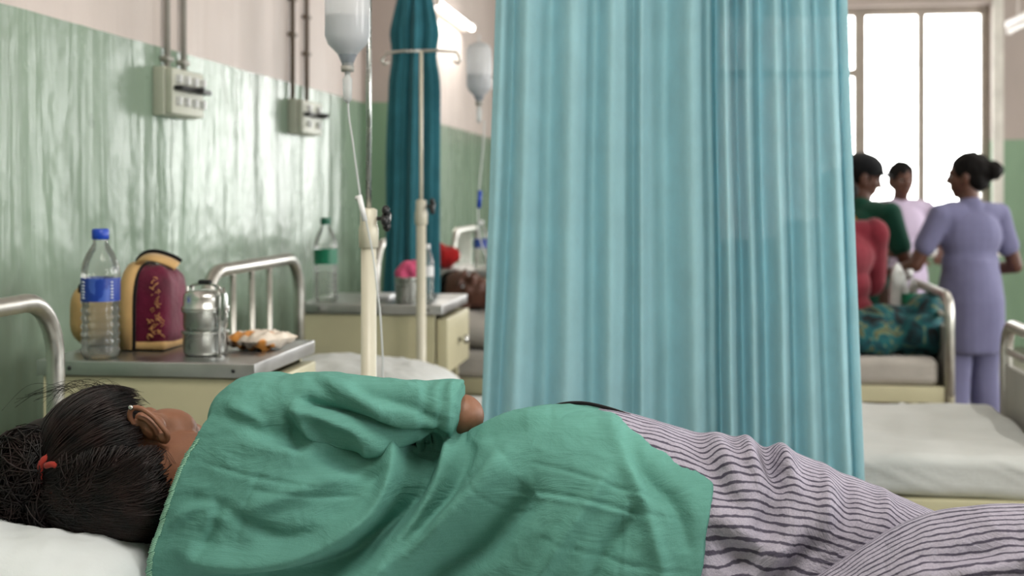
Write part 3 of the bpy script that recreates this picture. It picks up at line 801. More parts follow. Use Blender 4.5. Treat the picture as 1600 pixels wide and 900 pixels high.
def drip_bottle(x, y, zb, sc, label, group=None):
    r = empty('drip_bottle', (x, y, zb), label, 'drip bottle')
    c = (x, y, zb); R = .047 * sc; k = sc
    out = [(.012 * k, -.030 * k), (.013 * k, -.012 * k), (R * .55, .002 * k), (R * .85, .016 * k), (R, .034 * k), (R, .165 * k), (R * .8, .185 * k), (.012 * k, .195 * k)]
    MB().lathe(out, c, 32).build('bottle_body', M['bag_plastic'], r)
    MB().lathe([(.010 * k, -.028 * k), (R * .5, .004 * k), (R * .8, .018 * k), (R * .94, .036 * k), (R * .94, .075 * k)], c, 32).build('fluid', M['drip_fluid'], r)
    MB().tube([(x, y, zb + .193 * k), (x - .006, y, zb + .215 * k), (x, y, zb + .228 * k), (x + .006, y, zb + .215 * k), (x, y, zb + .193 * k)], .0018, 6).build('hanger_loop', M['white_plastic'], r)
    MB().lathe([(.013 * k, -.040 * k), (.014 * k, -.028 * k)], c, 16).build('stopper', M['dark'] if sc < 1 else M['grille'], r)
    MB().lathe([(.003, -.105 * k), (.009 * k, -.098 * k), (.010 * k, -.055 * k), (.006 * k, -.05 * k), (.006 * k, -.04 * k)], c, 16).build('drip_chamber', M['tubing'], r)
    world_children(r); return r
bx = at(543, 40, 2.72)
ZB = at(543, 82, 2.72).z
drip_bottle(bx.x, 2.72, ZB, 1.0, 'milky saline drip bottle hanging top centre-left from the nearest stand')
b3 = at(757, 150, 5.1); drip_bottle(b3.x - .01, 5.03, b3.z, 1.02, 'small distant drip bottle hanging left of the turquoise curtain')
def smooth_path(pts, n=8):
    pts = [Vector(p) for p in pts]; out = []
    P = [pts[0]] + pts + [pts[-1]]
    for i in range(1, len(P) - 2):
        for k in range(n):
            t = k / n; a, b, c, d = P[i - 1], P[i], P[i + 1], P[i + 2]
            out.append(.5 * ((2 * b) + (c - a) * t + (2 * a - 5 * b + 4 * c - d) * t * t + (3 * b - a - 3 * c + d) * t ** 3))
    out.append(pts[-1]); return out
r = empty('drip_line', (bx.x, 2.72, ZB - .1), 'thin clear drip tubing running down in front of the nearest drip stand', 'tubing')
pix = [(544, 152), (545, 180), (551, 220), (557, 265), (562, 300), (567, 330)]
MB().tube(smooth_path([at(a, b, 2.72) for a, b in pix]), .0022, 8).build('upper_line', M['tubing'], r)
pix = [(567, 330), (573, 350), (583, 400), (589, 450), (594, 490), (597, 540), (598, 570), (594, 620), (560, 660)]
MB().tube(smooth_path([at(a, b, 2.735) for a, b in pix]), .0022, 8).build('lower_line', M['tubing'], r)
a_, b_ = at(561, 305, 2.72), at(570, 345, 2.72)
q = MB().tube([a_, b_], .006, 8); q.tube([a_ + Vector((-.008, 0, -.006)), a_ + Vector((.006, 0, -.006))], .004, 8); q.build('roller_clamp', M['white_plastic'], r)
world_children(r)
r = empty('drip_line', at(757, 190, 5.1), 'distant drip tubing hanging below the small drip bottle', 'tubing')
MB().tube(smooth_path([at(a, b, 5.1) for a, b in [(757, 188), (755, 230), (750, 280), (747, 330), (752, 380), (775, 430)]]), .0028, 8).build('line', M['tubing'], r)
a_, b_ = at(750, 298, 5.1), at(748, 325, 5.1); MB().tube([a_, b_], .008, 8).build('roller_clamp', M['blue'], r); world_children(r)

# ------------------------------------------------------------------ curtains
def curtain_mesh(xt0, xt1, xb0, xb1, Y, ztop, zbot, folds, amp, nx=420, nz=90, seedv=0, spread=.15):
    """folds: list of (u, depth, width) valleys (positive = away from the viewer)"""
    U = np.linspace(0, 1, nx); vs = []
    for j in range(nz + 1):
        t = j / nz; z = ztop + (zbot - ztop) * t
        tt = t ** 1.15
        x0 = xt0 + (xb0 - xt0) * tt; x1 = xt1 + (xb1 - xt1) * tt
        for u in U:
            wob = .012 * mnoise.noise(Vector((u * 3, t * 1.6, seedv))) + .004 * mnoise.noise(Vector((u * 9, t * 4, seedv + 3)))
            uu = u + wob * (0.3 + t)
            d = 0
            for (fu, fd, fw) in folds: d += fd * math.exp(-((uu - fu) / fw) ** 2)
            
            d += .6 * mnoise.noise(Vector((u * 12 + t * 1.3, t * 1.8, seedv + 5))) * (.25 + .5 * t)
            d += .035 * mnoise.noise(Vector((u * 50, t * 12, seedv + 7)))
            vs.append((x0 + (x1 - x0) * u, Y + amp * d, z))
    fs = []
    for j in range(nz):
        for i in range(nx - 1):
            a = j * nx + i; fs.append((a, a + 1, a + nx + 1, a + nx))
    return MB().add(vs, fs)
def pxu(px, a=785, b=1312): return (px - a) / (b - a)
CY = 2.98
t0 = at(785, 0, CY); t1 = at(1312, 0, CY); b0 = at(756, 640, CY); b1 = at(1347, 740, CY)
ZT = 2.30; zb = .42
# extend edges linearly upwards/downwards
def ext(pa, pb, z): k = (z - pa.z) / (pb.z - pa.z); return pa.x + (pb.x - pa.x) * k
r = empty('bed_curtain', ((t0.x + t1.x) / 2, CY, ZT), 'large light turquoise cotton curtain hanging between the first two beds', 'curtain')
folds = []
for px, dep, wd in ((798, -.5, 10), (808, .9, 9), (835, -1.0, 16), (868, .9, 16), (905, -.9, 22), (938, 1.0, 14), (965, -.8, 14), (998, .9, 8), (1010, -.8, 9), (1045, 1.5, 20), (1085, -.9, 18),
                    (1108, .8, 8), (1122, 1.9, 6), (1134, -1.1, 7), (1152, 1.4, 7), (1166, -.9, 8), (1186, 1.2, 9), (1207, -.9, 10), (1226, 1.0, 8), (1246, -.8, 10), (1268, .8, 9), (1288, -.7, 9), (1302, .7, 6)):
    folds.append((pxu(px), dep, wd / 527))
mb = curtain_mesh(t0.x + (t0.x - ext(t0, b0, ZT)) * 0 , t1.x, ext(t0, b0, zb), ext(t1, b1, zb), CY, ZT, zb, folds, .036, 460, 110, 2.0)
o = mb.build('cloth', M['curtain'], r); s = o.modifiers.new('t', 'SOLIDIFY'); s.thickness = .0009
# side hem: a double-folded strip along the right edge
hv = []; hf = []
me = o.data; nx = 460
for j in range(111):
    pnt = Vector(mb.v[j * nx + nx - 1]); hv += [(pnt.x - .014, pnt.y - .003, pnt.z), (pnt.x + .0005, pnt.y - .003, pnt.z), (pnt.x + .0015, pnt.y + .002, pnt.z)]
for j in range(110):
    a = j * 3; hf += [(a, a + 1, a + 4, a + 3), (a + 1, a + 2, a + 5, a + 4)]
o2 = MB().add(hv, hf).build('side_hem', M['curtain'], r); s = o2.modifiers.new('t', 'SOLIDIFY'); s.thickness = .001
ring = MB().tube([(0, .014 * math.cos(a), .014 * math.sin(a)) for a in np.linspace(0, 2 * PI, 15)], .0018, 6).mesh('curtain_ring', M['bright'])
for i in range(12):
    q = link('curtain_ring', ring, r); q.location = (t0.x + (t1.x - t0.x) * (i + .5) / 12, CY, ZT + .012)
world_children(r)
r = empty('curtain_rail', (0, CY, ZT + .02), 'thin steel rail over the first aisle carrying the turquoise curtain', 'rail')
MB().tube([(LWX, CY, ZT + .02), (1.2, CY, ZT + .02)], .009, 10).build('rail', M['tube'], r)
MB().tube([(1.2, CY, ZT + .02), (1.2, CY, CE)], .009, 10).build('drop_rod', M['tube'], r); world_children(r)
# dark bundled curtain
CY2 = 5.25; x0_, x1_ = at(612, 0, CY2).x, at(684, 0, CY2).x; c2 = (x0_ + x1_) / 2
r = empty('bed_curtain', (c2, CY2, 2.17), 'dark teal curtain gathered in a bundle beside the second drip stand', 'curtain')
vs = []; fs = []; N, NZ = 200, 70
zt, zb2 = 2.17, .75
for j in range(NZ + 1):
    t = j / NZ; z = zt + (zb2 - zt) * t
    R = .085 * (.62 + .38 * min(1, t * 8)) * (1 + .12 * t) - .012 * math.exp(-((t - .19) / .05) ** 2)
    cx = c2 - .02 * t
    for i in range(N):
        a = 2 * PI * i / N
        f = 1 + .16 * math.sin(9 * a + 1.5 * math.sin(t * 3)) + .09 * math.sin(17 * a + t * 2) + .12 * mnoise.noise(Vector((math.cos(a) * 3, math.sin(a) * 3, t * 3)))
        vs.append((cx + R * f * math.cos(a), CY2 + R * f * .8 * math.sin(a), z))
for j in range(NZ):
    for i in range(N):
        k2 = (i + 1) % N; fs.append((j * N + i, j * N + k2, (j + 1) * N + k2, (j + 1) * N + i))
fs.append(tuple(range(N)))
MB().add(vs, fs).build('cloth', M['curtain_dark'], r)
for i in range(5):
    q = link('curtain_ring', ring, r); q.location = (c2 - .05 + .025 * i, CY2, zt + .012)
world_children(r)
r = empty('curtain_rail', (0, CY2, 2.19), 'thin steel rail carrying the dark teal curtain', 'rail')
MB().tube([(LWX, CY2, 2.192), (1.2, CY2, 2.192)], .009, 10).build('rail', M['tube'], r)
MB().tube([(1.2, CY2, 2.192), (1.2, CY2, CE)], .009, 10).build('drop_rod', M['tube'], r); world_children(r)

# ------------------------------------------------------------------ figures
def hand(mb, wr, d, up, k=1.0, curl=.5):
    """wrist, direction towards the fingertips, back-of-hand normal"""
    wr, d, up = Vector(wr), Vector(d).normalized(), Vector(up).normalized()
    sd = d.cross(up).normalized(); up = sd.cross(d)
    for q in (-.022, 0, .022): mb.cap(wr + sd * q * .6 * k, wr + d * .075 * k + sd * q * k, .014 * k, .013 * k, 10)
    for i, (off, L) in enumerate(((-.030, .062), (-.011, .072), (.009, .068), (.028, .052))):
        p = wr + d * .078 * k + sd * off * k; dd = d + sd * off * 2; 
        for s_, rr in ((.45, .0088), (.32, .0078), (.25, .0068)):
            dd = (dd.normalized() - up * curl * .55).normalized(); e = p + dd * L * s_ * k
            mb.cap(p, e, rr * k, (rr - .0008) * k, 8); p = e
    p = wr + d * .02 * k - sd * .022 * k; dd = (d * .75 - sd * .75 - up * .25).normalized()
    for s_, rr in ((.04, .0105), (.03, .0092)):
        e = p + dd * s_ * k; mb.cap(p, e, rr * k, rr * .9 * k, 8); p = e; dd = (dd + d * .4 - up * .2).normalized()
def head(mb, c, R, k=1.0):
    """skull, jaw, nose, brow, lips, ears; local: +Y face, +Z crown"""
    c = Vector(c); 
    def E(p, r): mb.ell(c + R @ (Vector(p) * k), tuple(q * k for q in r), R)
    E((0, -.012, .022), (.074, .092, .083)); E((0, .012, -.03), (.062, .072, .075)); E((0, .045, -.085), (.034, .03, .024))
    E((0, .052, -.052), (.045, .03, .035)); E((0, .075, .022), (.05, .014, .012))
    mb.cap(c + R @ Vector((0, .080, .012)) * k, c + R @ Vector((0, .098, -.022)) * k, .009 * k, .013 * k, 8)
    E((.012, .088, -.028), (.009, .009, .007)); E((-.012, .088, -.028), (.009, .009, .007))
    E((0, .080, -.052), (.022, .008, .006)); E((0, .079, -.062), (.020, .008, .007))
    for s in (-1, 1):
        E((s * .034, .058, -.018), (.022, .020, .02)); E((s * .074, -.005, -.008), (.008, .018, .030)); E((s * .072, 0, -.034), (.008, .011, .012))
def eyes(c, R, parent, k=1.0):
    c = Vector(c)
    for s in (-1, 1):
        e = MB().ell(c + R @ (Vector((s * .031, .072, .004)) * k), (.011 * k, .0055 * k, .004 * k), R, 12, 8).build('eye', M['white_plastic'], parent)
        MB().ell(c + R @ (Vector((s * .031, .0785, .004)) * k), (.005 * k, .003 * k, .005 * k), R, 10, 6).build('iris', M['dark'], e)
        MB().ell(c + R @ (Vector((s * .032, .081, .022)) * k), (.018 * k, .004 * k, .003 * k), R, 10, 6).build('eyebrow', M['hair_far'], parent)
def euler(x, y, z): return Matrix.Rotation(z, 3, 'Z') @ Matrix.Rotation(y, 3, 'Y') @ Matrix.Rotation(x, 3, 'X')
def figure(loc, rz, H, label, skin, top, legs, arms, headrot, hair, seated=False, sleeve=.62, hem=.74, build_=1.0, collar=True):
    """arms: [(elbow, wrist), (elbow, wrist)] local left then right; local +Y is forward"""
    k = H / 1.58; r = empty('person', loc, label, 'person', None, rz)
    V = lambda x, y, z: Vector((x * k, y * k, z * k)); b = MB(); bw = build_
    hz = .50 if seated else .83
    dz = hz - .83
    pel = V(0, 0, .86 + dz); ch = V(0, .0, 1.13 + dz); nk = V(0, -.005, 1.31 + dz); hc = V(0, .02, 1.455 + dz)
    b.ell(V(0, -.01, .88 + dz), (.15 * k * bw, .105 * k * bw, .12 * k)); b.ell(V(0, 0, 1.02 + dz), (.125 * k * bw, .09 * k * bw, .13 * k)); b.ell(V(0, 0, 1.17 + dz), (.145 * k * bw, .10 * k * bw, .14 * k))
    b.cap(V(-.12, 0, 1.275 + dz), V(.12, 0, 1.275 + dz), .052 * k, .052 * k); b.cap(nk - V(0, 0, .04), hc - V(0, .01, .04), .053 * k, .046 * k)
    R = euler(*headrot); head(b, hc, R, k)
    t = MB(); ex = .012 * k
    t.ell(V(0, -.01, .88 + dz), (.165 * k * bw, .125 * k * bw, .14 * k)); t.ell(V(0, 0, 1.02 + dz), (.145 * k * bw, .11 * k * bw, .14 * k)); t.ell(V(0, 0, 1.16 + dz), (.16 * k * bw, .115 * k * bw, .15 * k))
    t.cap(V(-.125, 0, 1.27 + dz), V(.125, 0, 1.27 + dz), .062 * k, .062 * k); t.cap(nk - V(0, 0, .07), nk - V(0, 0, .0), .075 * k, .060 * k)
    if not seated: t.tube([V(0, -.005, 1.05), V(0, -.005, .95), V(0, -.005, .85), V(0, -.005, hem)], [.12 * k * bw, .145 * k * bw, .162 * k * bw, .158 * k * bw], 24)
    for s, (el, wr) in zip((-1, 1), arms):
        sh = V(s * .165 * bw, 0, 1.265 + dz); e = V(*el) + V(0, 0, dz); w_ = V(*wr) + V(0, 0, dz)
        b.cap(sh, e, .046 * k * bw, .036 * k * bw); b.cap(e, w_, .036 * k, .024 * k)
        hand(b, w_, w_ - e, (0, 0, 1), k)
        m = sh.lerp(e, sleeve); t.cap(sh, m, .060 * k * bw, .056 * k * bw); 
    lg = MB()
    for s in (-1, 1):
        hp = V(s * .085, 0, .84 + dz)
        if seated: kn = V(s * .10, .40, .52 + dz + .30); kn.z = hp.z; an = V(s * .10, .42, 0.07 - 0 + 0) ; an.z = max(.08, kn.z - .42 * k)
        else: kn = V(s * .09, .01, .46); an = V(s * .095, -.01, .09)
        b.cap(hp, kn, .075 * k, .052 * k); b.cap(kn, an, .052 * k, .032 * k)
        lg.cap(hp, kn, .095 * k * bw, .078 * k); lg.cap(kn, an + V(0, 0, .02), .078 * k, .066 * k)
        sh_ = MB(); sh_.cap(an + V(0, -.03, -.05), an + V(0, .14, -.06), .036 * k, .03 * k); sh_.box(an.x - .035 * k, an.y - .06 * k, an.z - .092 * k, an.x + .035 * k, an.y + .17 * k, an.z - .07 * k)
        b.cap(an, an + V(0, .1, -.045), .032 * k, .024 * k)
        blob(sh_, 'shoe', M['dark'], r, .007, 2)
    blob(b, 'body', skin, r, .0065, 3)
    blob(t, 'tunic', top, r, .009, 4, .010, 9)
    blob(lg, 'trousers', legs, r, .009, 4, .012, 9)
    eyes(hc, R, r, k)
    def P(p): return hc + R @ (Vector(p) * k)
    if hair == 'bun' or hair == 'bun_small':
        h = MB(); h.ell(P((0, -.022, .032)), (.083 * k, .098 * k, .090 * k), R); h.ell(P((0, -.05, -.02)), (.07 * k, .06 * k, .06 * k), R)
        if hair == 'bun': h.ell(P((0, -.128, .022)), (.05 * k, .046 * k, .048 * k), R); h.ell(P((0, -.10, .015)), (.05 * k, .05 * k, .05 * k), R)
        else: h.ell(P((0, -.105, -.02)), (.035 * k, .03 * k, .035 * k), R)
        cutface(h, P, R, k); blob(h, 'hair', M['hair_far'], r, .006, 2, .006, 40)
    elif hair == 'cap':
        h = MB(); h.ell(P((0, -.02, .018)), (.078 * k, .09 * k, .082 * k), R); cutface(h, P, R, k); blob(h, 'hair', M['hair_far'], r, .006, 2)
        h = MB(); h.ell(P((0, -.012, .055)), (.088 * k, .104 * k, .075 * k), R)
        h.ell(P((0, .092, .045)), (.062 * k, .052 * k, .010 * k), R); blob(h, 'cap', M['cap'], r, .006, 2)
    return r
def cutface(h, P, R, k):
    pass
# nurse nearest the camera, back turned, at the right
pn = at(1515, 500, 6.75)
figure((pn.x, 6.75, 0), .45, 1.56, 'nurse in lavender uniform with hair bun, back turned, at the right', M['skin_dark'], M['lavender'], M['lavender'],
       [((-.27, .06, 1.02), (-.21, .27, .99)), ((.27, .0, 1.01), (.20, .20, .97))], (-.05, 0, .75), 'bun', sleeve=.60, hem=.60, build_=1.02)
pn = at(1405, 400, 8.6)
figure((pn.x + .03, 8.75, 0), PI + .35, 1.56, 'nurse in pale lilac uniform facing the camera before the window', M['skin_dark'], M['pale_lilac'], M['pale_lilac'],
       [((-.25, .06, 1.02), (-.12, .27, .98)), ((.25, .08, 1.02), (.10, .28, .98))], (-.12, 0, -.1), 'bun_small', hem=.70, build_=1.08)
pn = at(1346, 400, 7.16)
man = figure((pn.x, 7.16, 0), -.75, 1.56, 'man in dark cap and dark green shirt with mustard scarf by the curtain', M['skin_dark'], M['green_dark'], M['brown_cloth'],
       [((-.24, .06, 1.0), (-.12, .26, .95)), ((.24, .06, 1.0), (.10, .26, .95))], (-.30, 0, -.85), 'cap', build_=1.05)
sc_ = MB().tube(smooth_path([(-.10, -.10, 1.33), (.02, -.13, 1.20), (.12, -.125, 1.02), (.17, -.10, .90)]), .045, 12); blob(sc_, 'scarf', M['mustard'], man, .008, 2, .012, 18)
pn = at(1304, 400, 6.14)
figure((pn.x, 6.14, .285), .25, 1.50, 'person in dusky red shirt sitting on the third bed behind the curtain edge', M['skin_dark'], M['red_cloth'], M['green_dark'],
       [((-.22, .12, 1.02), (-.10, .28, .95)), ((.22, .12, 1.02), (.10, .28, .95))], (.1, 0, .2), 'bun', seated=True, sleeve=.95, build_=1.2)

def sleeping_man():
    hx = at(718, 455, 5.85)
    r = empty('person', (-.3, 5.95, .70), 'dark-haired man lying asleep on the third bed left of the curtain', 'person')
    hc = Vector((hx.x + .03, 5.85, .925)); b = MB()
    # crown towards -X, face turned up and towards the camera
    Z = Vector((-.93, .05, .30)).normalized(); Yf = Vector((.25, -.75, .6)); Yf = (Yf - Z * Yf.dot(Z)).normalized(); X = Yf.cross(Z)
    R = Matrix((X, Yf, Z)).transposed()
    head(b, hc, R, 1.12); b.cap(hc + Vector((.06, 0, -.02)), (hc.x + .22, 5.93, .86), .055, .06)
    xs = hc.x + .25
    b.cap((xs, 5.82, .84), (xs, 6.1, .84), .075, .075); b.ell((xs + .15, 5.97, .82), (.22, .17, .11)); b.ell((xs + .45, 5.97, .82), (.2, .15, .10))
    b.cap((xs, 5.80, .85), (xs + .27, 5.72, .80), .048, .038); b.cap((xs + .27, 5.72, .80), (xs + .45, 5.85, .90), .036, .026); hand(b, (xs + .45, 5.85, .90), (.4, .3, .1), (0, 0, 1))
    b.cap((xs, 6.14, .85), (xs + .27, 6.22, .80), .048, .038); b.cap((xs + .27, 6.22, .80), (xs + .42, 6.05, .92), .036, .026); hand(b, (xs + .42, 6.05, .92), (.3, -.4, .1), (0, 0, 1))
    for y in (5.88, 6.05):
        b.cap((xs + .5, y, .81), (xs + .86, y, .81), .08, .055); b.cap((xs + .86, y, .81), (xs + 1.08, y, .76), .052, .036); b.cap((xs + 1.08, y, .76), (xs + 1.12, y, .84), .035, .026)
    blob(b, 'body', M['skin_dark'], r, .007, 3); eyes(hc, R, r, 1.12)
    P = lambda p: hc + R @ (Vector(p) * 1.12)
    h = MB(); h.ell(P((0, -.028, .04)), (.088, .105, .095), R); h.ell(P((0, -.06, -.01)), (.08, .06, .07), R); blob(h, 'hair', M['hair_far'], r, .007, 2, .01, 40)
    t = MB(); t.cap((xs, 5.83, .84), (xs, 6.09, .84), .088, .088); t.ell((xs + .15, 5.97, .82), (.235, .185, .122)); t.ell((xs + .42, 5.97, .82), (.2, .165, .112)); t.cap((xs, 5.80, .85), (xs + .16, 5.75, .82), .06, .055); t.cap((xs, 6.14, .85), (xs + .16, 6.19, .82), .06, .055)
    blob(t, 'shirt', M['brown_cloth'], r, .009, 3, .01, 9)
    t = MB()
    for y in (5.88, 6.05): t.cap((xs + .5, y, .81), (xs + .86, y, .81), .095, .07); t.cap((xs + .86, y, .81), (xs + 1.03, y, .77), .07, .055)
    blob(t, 'trousers', M['brown_cloth'], r, .009, 3, .01, 9)
    world_children(r)
sleeping_man()
# teal blanket heap and small things on the third bed
b = MB(); xb = at(1400, 500, 5.8).x
for dx, dy, dz, rr in ((-.12, 0, .06, (.2, .22, .09)), (.08, -.02, .07, (.14, .2, .09)), (.13, .05, .13, (.09, .16, .10)), (-.02, .05, .10, (.13, .16, .09)), (-.25, -.02, .05, (.14, .2, .08))):
    b.ell((xb + dx, 5.80 + dy, .70 + dz), rr)
o = blob(b, 'blanket', M['blanket'], None, .009, 2, .035, 11); tag(o, 'rumpled dark teal patterned blanket at the foot of the third bed', 'blanket')
p = at(1402, 440, 6.12); b = MB(); b.ell((p.x, 6.12, p.z), (.035, .035, .09)); b.ell((p.x + .01, 6.12, p.z - .08), (.04, .04, .07)); b.ell((p.x, 6.12, p.z - .17), (.05, .05, .07))
o = blob(b, 'white_cloth', M['white_cloth'], None, .006, 2, .02, 20); tag(o, 'crumpled white cloth standing behind the teal blanket', 'cloth')
pet_bottle((at(1420, 470, 6.1).x, 6.08, .745), .27, .036, 'bottle with green label beside the crumpled white cloth on the third bed', M['white_plastic'], M['label_green'], .4, False, 24)

# ------------------------------------------------------------------ the patient in the foreground
BY = 2.10                                             # plane through the middle of the body
def interp(tab, x):
    xs = [t[0] for t in tab]; ys = [t[1] for t in tab]; return float(np.interp(x, xs, ys))
def smoothtab(tab, n=400, k=15):
    xs = np.linspace(tab[0][0], tab[-1][0], n); ys = np.interp(xs, [t[0] for t in tab], [t[1] for t in tab])
    for _ in range(3):
        y2 = np.convolve(np.pad(ys, k, mode='edge'), np.ones(2 * k + 1) / (2 * k + 1), 'valid'); ys = y2
    return lambda x: float(np.interp(x, xs, ys))
def W(px, py, Y=BY): p = at(px, py, Y); return (p.x, p.z)
# outline of the shirt's upper edge, seen from behind the patient
TOP = [W(a, b) for a, b in ((180, 800), (225, 750), (262, 700), (300, 655), (340, 622), (375, 601), (415, 590), (450, 592), (490, 625), (540, 655), (590, 685), (660, 700), (700, 692), (735, 672), (790, 648), (850, 635), (905, 631), (960, 643), (1040, 675), (1115, 705), (1200, 735))]
topz = smoothtab(TOP)
half = smoothtab([(-1.0, .075), (-.86, .085), (-.76, .105), (-.66, .12), (-.55, .118), (-.45, .095), (-.36, .09), (-.28, .115), (-.17, .135), (-.05, .14), (.06, .13), (.15, .12)])
NECK = [(.70, W(235, 905, 1.98)[0]), (.77, W(222, 870, 1.98)[0]), (.80, W(232, 838, 1.98)[0]), (.86, W(258, 785, 2.0)[0]), (.92, W(290, 722, 2.02)[0]), (.97, W(312, 680, 2.06)[0]), (1.01, W(345, 634)[0]), (1.05, W(392, 595)[0]), (1.10, W(430, 583)[0])]
HEM = [(.70, W(1085, 920, 1.95)[0]), (.79, W(1092, 885, 1.95)[0]), (.86, W(1104, 815, 1.95)[0]), (.92, W(1114, 752, 1.96)[0]), (.935, W(1112, 738, 1.97)[0]), (.96, W(1060, 704, 2.0)[0]), (.99, W(1000, 668, 2.05)[0]), (1.02, W(955, 640, 2.1)[0]), (1.06, W(930, 632)[0])]
neckx = smoothtab([(z - 0, x) for z, x in NECK]); hemx = smoothtab(HEM, k=4)
def section(x, a, top, hw, yc, zb=.703, lean=.045):
    """closed section at x; a=0 top, pi/2 towards the viewer, pi bottom"""
    zc = (top + zb) / 2; hz = (top - zb) / 2
    ca, sa = math.cos(a), math.sin(a); e = .82
    z = zc + hz * math.copysign(abs(ca) ** e, ca); y = -hw * math.copysign(abs(sa) ** e, sa)
    if y < 0: y -= lean * (1 - (z - zb) / (top - zb)) * abs(sa)      # cloth falls outwards towards the mattress
    return Vector((x, yc + y, z))
def shirt():
    mb = MB(); NX, NA = 150, 120; vs = []; fs = []
    for i in range(NX + 1):
        s = i / NX
        for k in range(NA):
            a = 2 * PI * k / NA
            x = -.75 + .75 * s
            for _ in range(14):
                p = section(x, a, topz(x), half(x), BY); x = .5 * x + .5 * (neckx(p.z) * (1 - s) + hemx(p.z) * s)
            p = section(x, a, topz(x), half(x), BY)
            vs.append(p)
    for i in range(NX):
        for k in range(NA):
            k2 = (k + 1) % NA; fs.append((i * NA + k, i * NA + k2, (i + 1) * NA + k2, (i + 1) * NA + k))
    fs.append(tuple(range(NA))[::-1]); fs.append(tuple(NX * NA + k for k in range(NA)))
    mb.add(vs, fs)
    # sleeve: flattened tapering tube lying along the side, elbow away from the viewer
    SL = [(430, 655, .075, .072, 2.08), (480, 638, .062, .064, 2.065), (540, 638, .058, .060, 2.055), (600, 642, .056, .056, 2.055), (660, 645, .053, .052, 2.065), (700, 642, .052, .052, 2.08), (716, 641, .050, .051, 2.09)]
    sv = []; sf = []; K = 40; P = []
    for j in range(len(SL) - 1):
        for t in np.linspace(0, 1, 8, endpoint=False): P.append(tuple(SL[j][q] * (1 - t) + SL[j + 1][q] * t for q in range(5)))
    P.append(SL[-1])
    for q in P:
        c = at(q[0], q[1], q[4])
        for k in range(K):
            a = 2 * PI * k / K; sv.append((c.x + .006 * math.sin(a) * (q[0] / 716) ** 6, q[4] + q[3] * 1.05 * math.cos(a), c.z + q[2] * math.sin(a) * .92))
    for j in range(len(P) - 1):
        for k in range(K):
            k2 = (k + 1) % K; sf.append((j * K + k, j * K + k2, (j + 1) * K + k2, (j + 1) * K + k))
    sf.append(tuple(range(K))[::-1]); sf.append(tuple((len(P) - 1) * K + k for k in range(K)))
    mb.add(sv, sf)
    mb.ell(at(425, 652, 2.09), (.105, .085, .072))
    me = remeshed(mb, .0038, 6, 'shirt')
    n = len(me.vertices); co = np.empty(n * 3); me.vertices.foreach_get('co', co); co = co.reshape(-1, 3)
    no = np.empty(n * 3); me.vertices.foreach_get('normal', no) if False else None
    no = np.array([v.normal[:] for v in me.vertices])
    # folds as ridges (+) and valleys (-) running over the cloth
    FO = [
        # the long folds swinging from the pinch under the arm down to the back of the neck
        (+.014, .016, [(560, 690), (603, 735), (585, 800), (500, 850), (400, 868), (300, 862)]),
        (-.014, .018, [(640, 700), (640, 760), (600, 830), (520, 880), (420, 905), (300, 915)]),
        (+.012, .012, [(690, 700), (690, 750), (655, 810), (590, 860)]),
        (-.010, .012, [(665, 695), (655, 745), (620, 800), (560, 845)]),
        (+.016, .018, [(790, 720), (740, 780), (680, 830), (600, 880), (520, 920)]),
        (-.016, .020, [(830, 760), (780, 820), (730, 870), (650, 920)]),
        (-.010, .014, [(730, 700), (700, 765), (660, 830), (610, 880)]),
        (+.010, .014, [(715, 690), (740, 690), (800, 665), (850, 650)]),
        (-.006, .010, [(710, 700), (760, 690), (820, 675)]),
        (+.008, .012, [(950, 740), (900, 810), (860, 870), (820, 930)]),
        (-.008, .016, [(1010, 780), (950, 850), (920, 920)]),
        (+.008, .012, [(940, 650), (980, 720), (1010, 790), (1030, 850), (1040, 900)]),
        (-.007, .012, [(960, 690), (1010, 740), (1060, 790), (1075, 850)]),
        # folds round the shoulder blade and armpit
        (+.010, .010, [(450, 640), (500, 648), (560, 668), (600, 690), (650, 700)]),
        (-.014, .010, [(470, 628), (520, 640), (570, 665), (620, 690), (690, 695)]),
        (-.006, .010, [(385, 665), (440, 690), (500, 710), (560, 745), (590, 750)]),
        (+.006, .012, [(380, 690), (450, 705), (520, 700), (570, 690)]),
        (+.005, .010, [(460, 640), (475, 670), (490, 700)]),
        (-.005, .010, [(445, 650), (455, 685), (470, 710)]),
        (+.006, .014, [(330, 800), (400, 790), (480, 760), (560, 745), (610, 725)]),
        (-.005, .012, [(300, 780), (360, 790), (440, 830), (520, 830)]),
        (-.005, .009, [(350, 790), (340, 830), (320, 860)]),
        (+.005, .009, [(270, 820), (310, 790), (345, 785)]),
        (+.005, .010, [(345, 640), (380, 650), (410, 670)]),
        # sleeve creases
        (-.005, .009, [(545, 610), (590, 622), (640, 640), (680, 668)]), (+.005, .010, [(480, 600), (540, 615), (600, 650)]),
        (-.004, .007, [(655, 605), (660, 640), (655, 680)]), (+.004, .006, [(600, 600), (640, 615), (650, 620)]),
        (-.004, .007, [(470, 592), (500, 612), (560, 640)]),
        (-.0035, .004, [(680, 598), (683, 640), (676, 690)]), (+.003, .004, [(690, 600), (693, 640), (686, 688)]),
        # pressed creases
        (-.0022, .0035, [(775, 762), (850, 763), (930, 775), (1000, 792), (1060, 800)]), (+.002, .0035, [(780, 768), (850, 770), (930, 782), (1000, 800)]),
        (-.002, .003, [(830, 722), (900, 735), (980, 760), (1040, 775)]), (-.002, .0035, [(975, 790), (975, 840), (968, 890)]),
        (+.0022, .0035, [(978, 770), (980, 830), (972, 870)]), (-.002, .003, [(850, 830), (920, 850), (1000, 870), (1080, 880)]),
        (-.002, .0035, [(420, 720), (395, 780), (380, 840)]), (-.002, .003, [(400, 760), (470, 770), (560, 775)]),
        (-.002, .003, [(310, 720), (400, 740), (500, 760)]), (-.002, .003, [(720, 740), (780, 790), (840, 790)]),
    ]
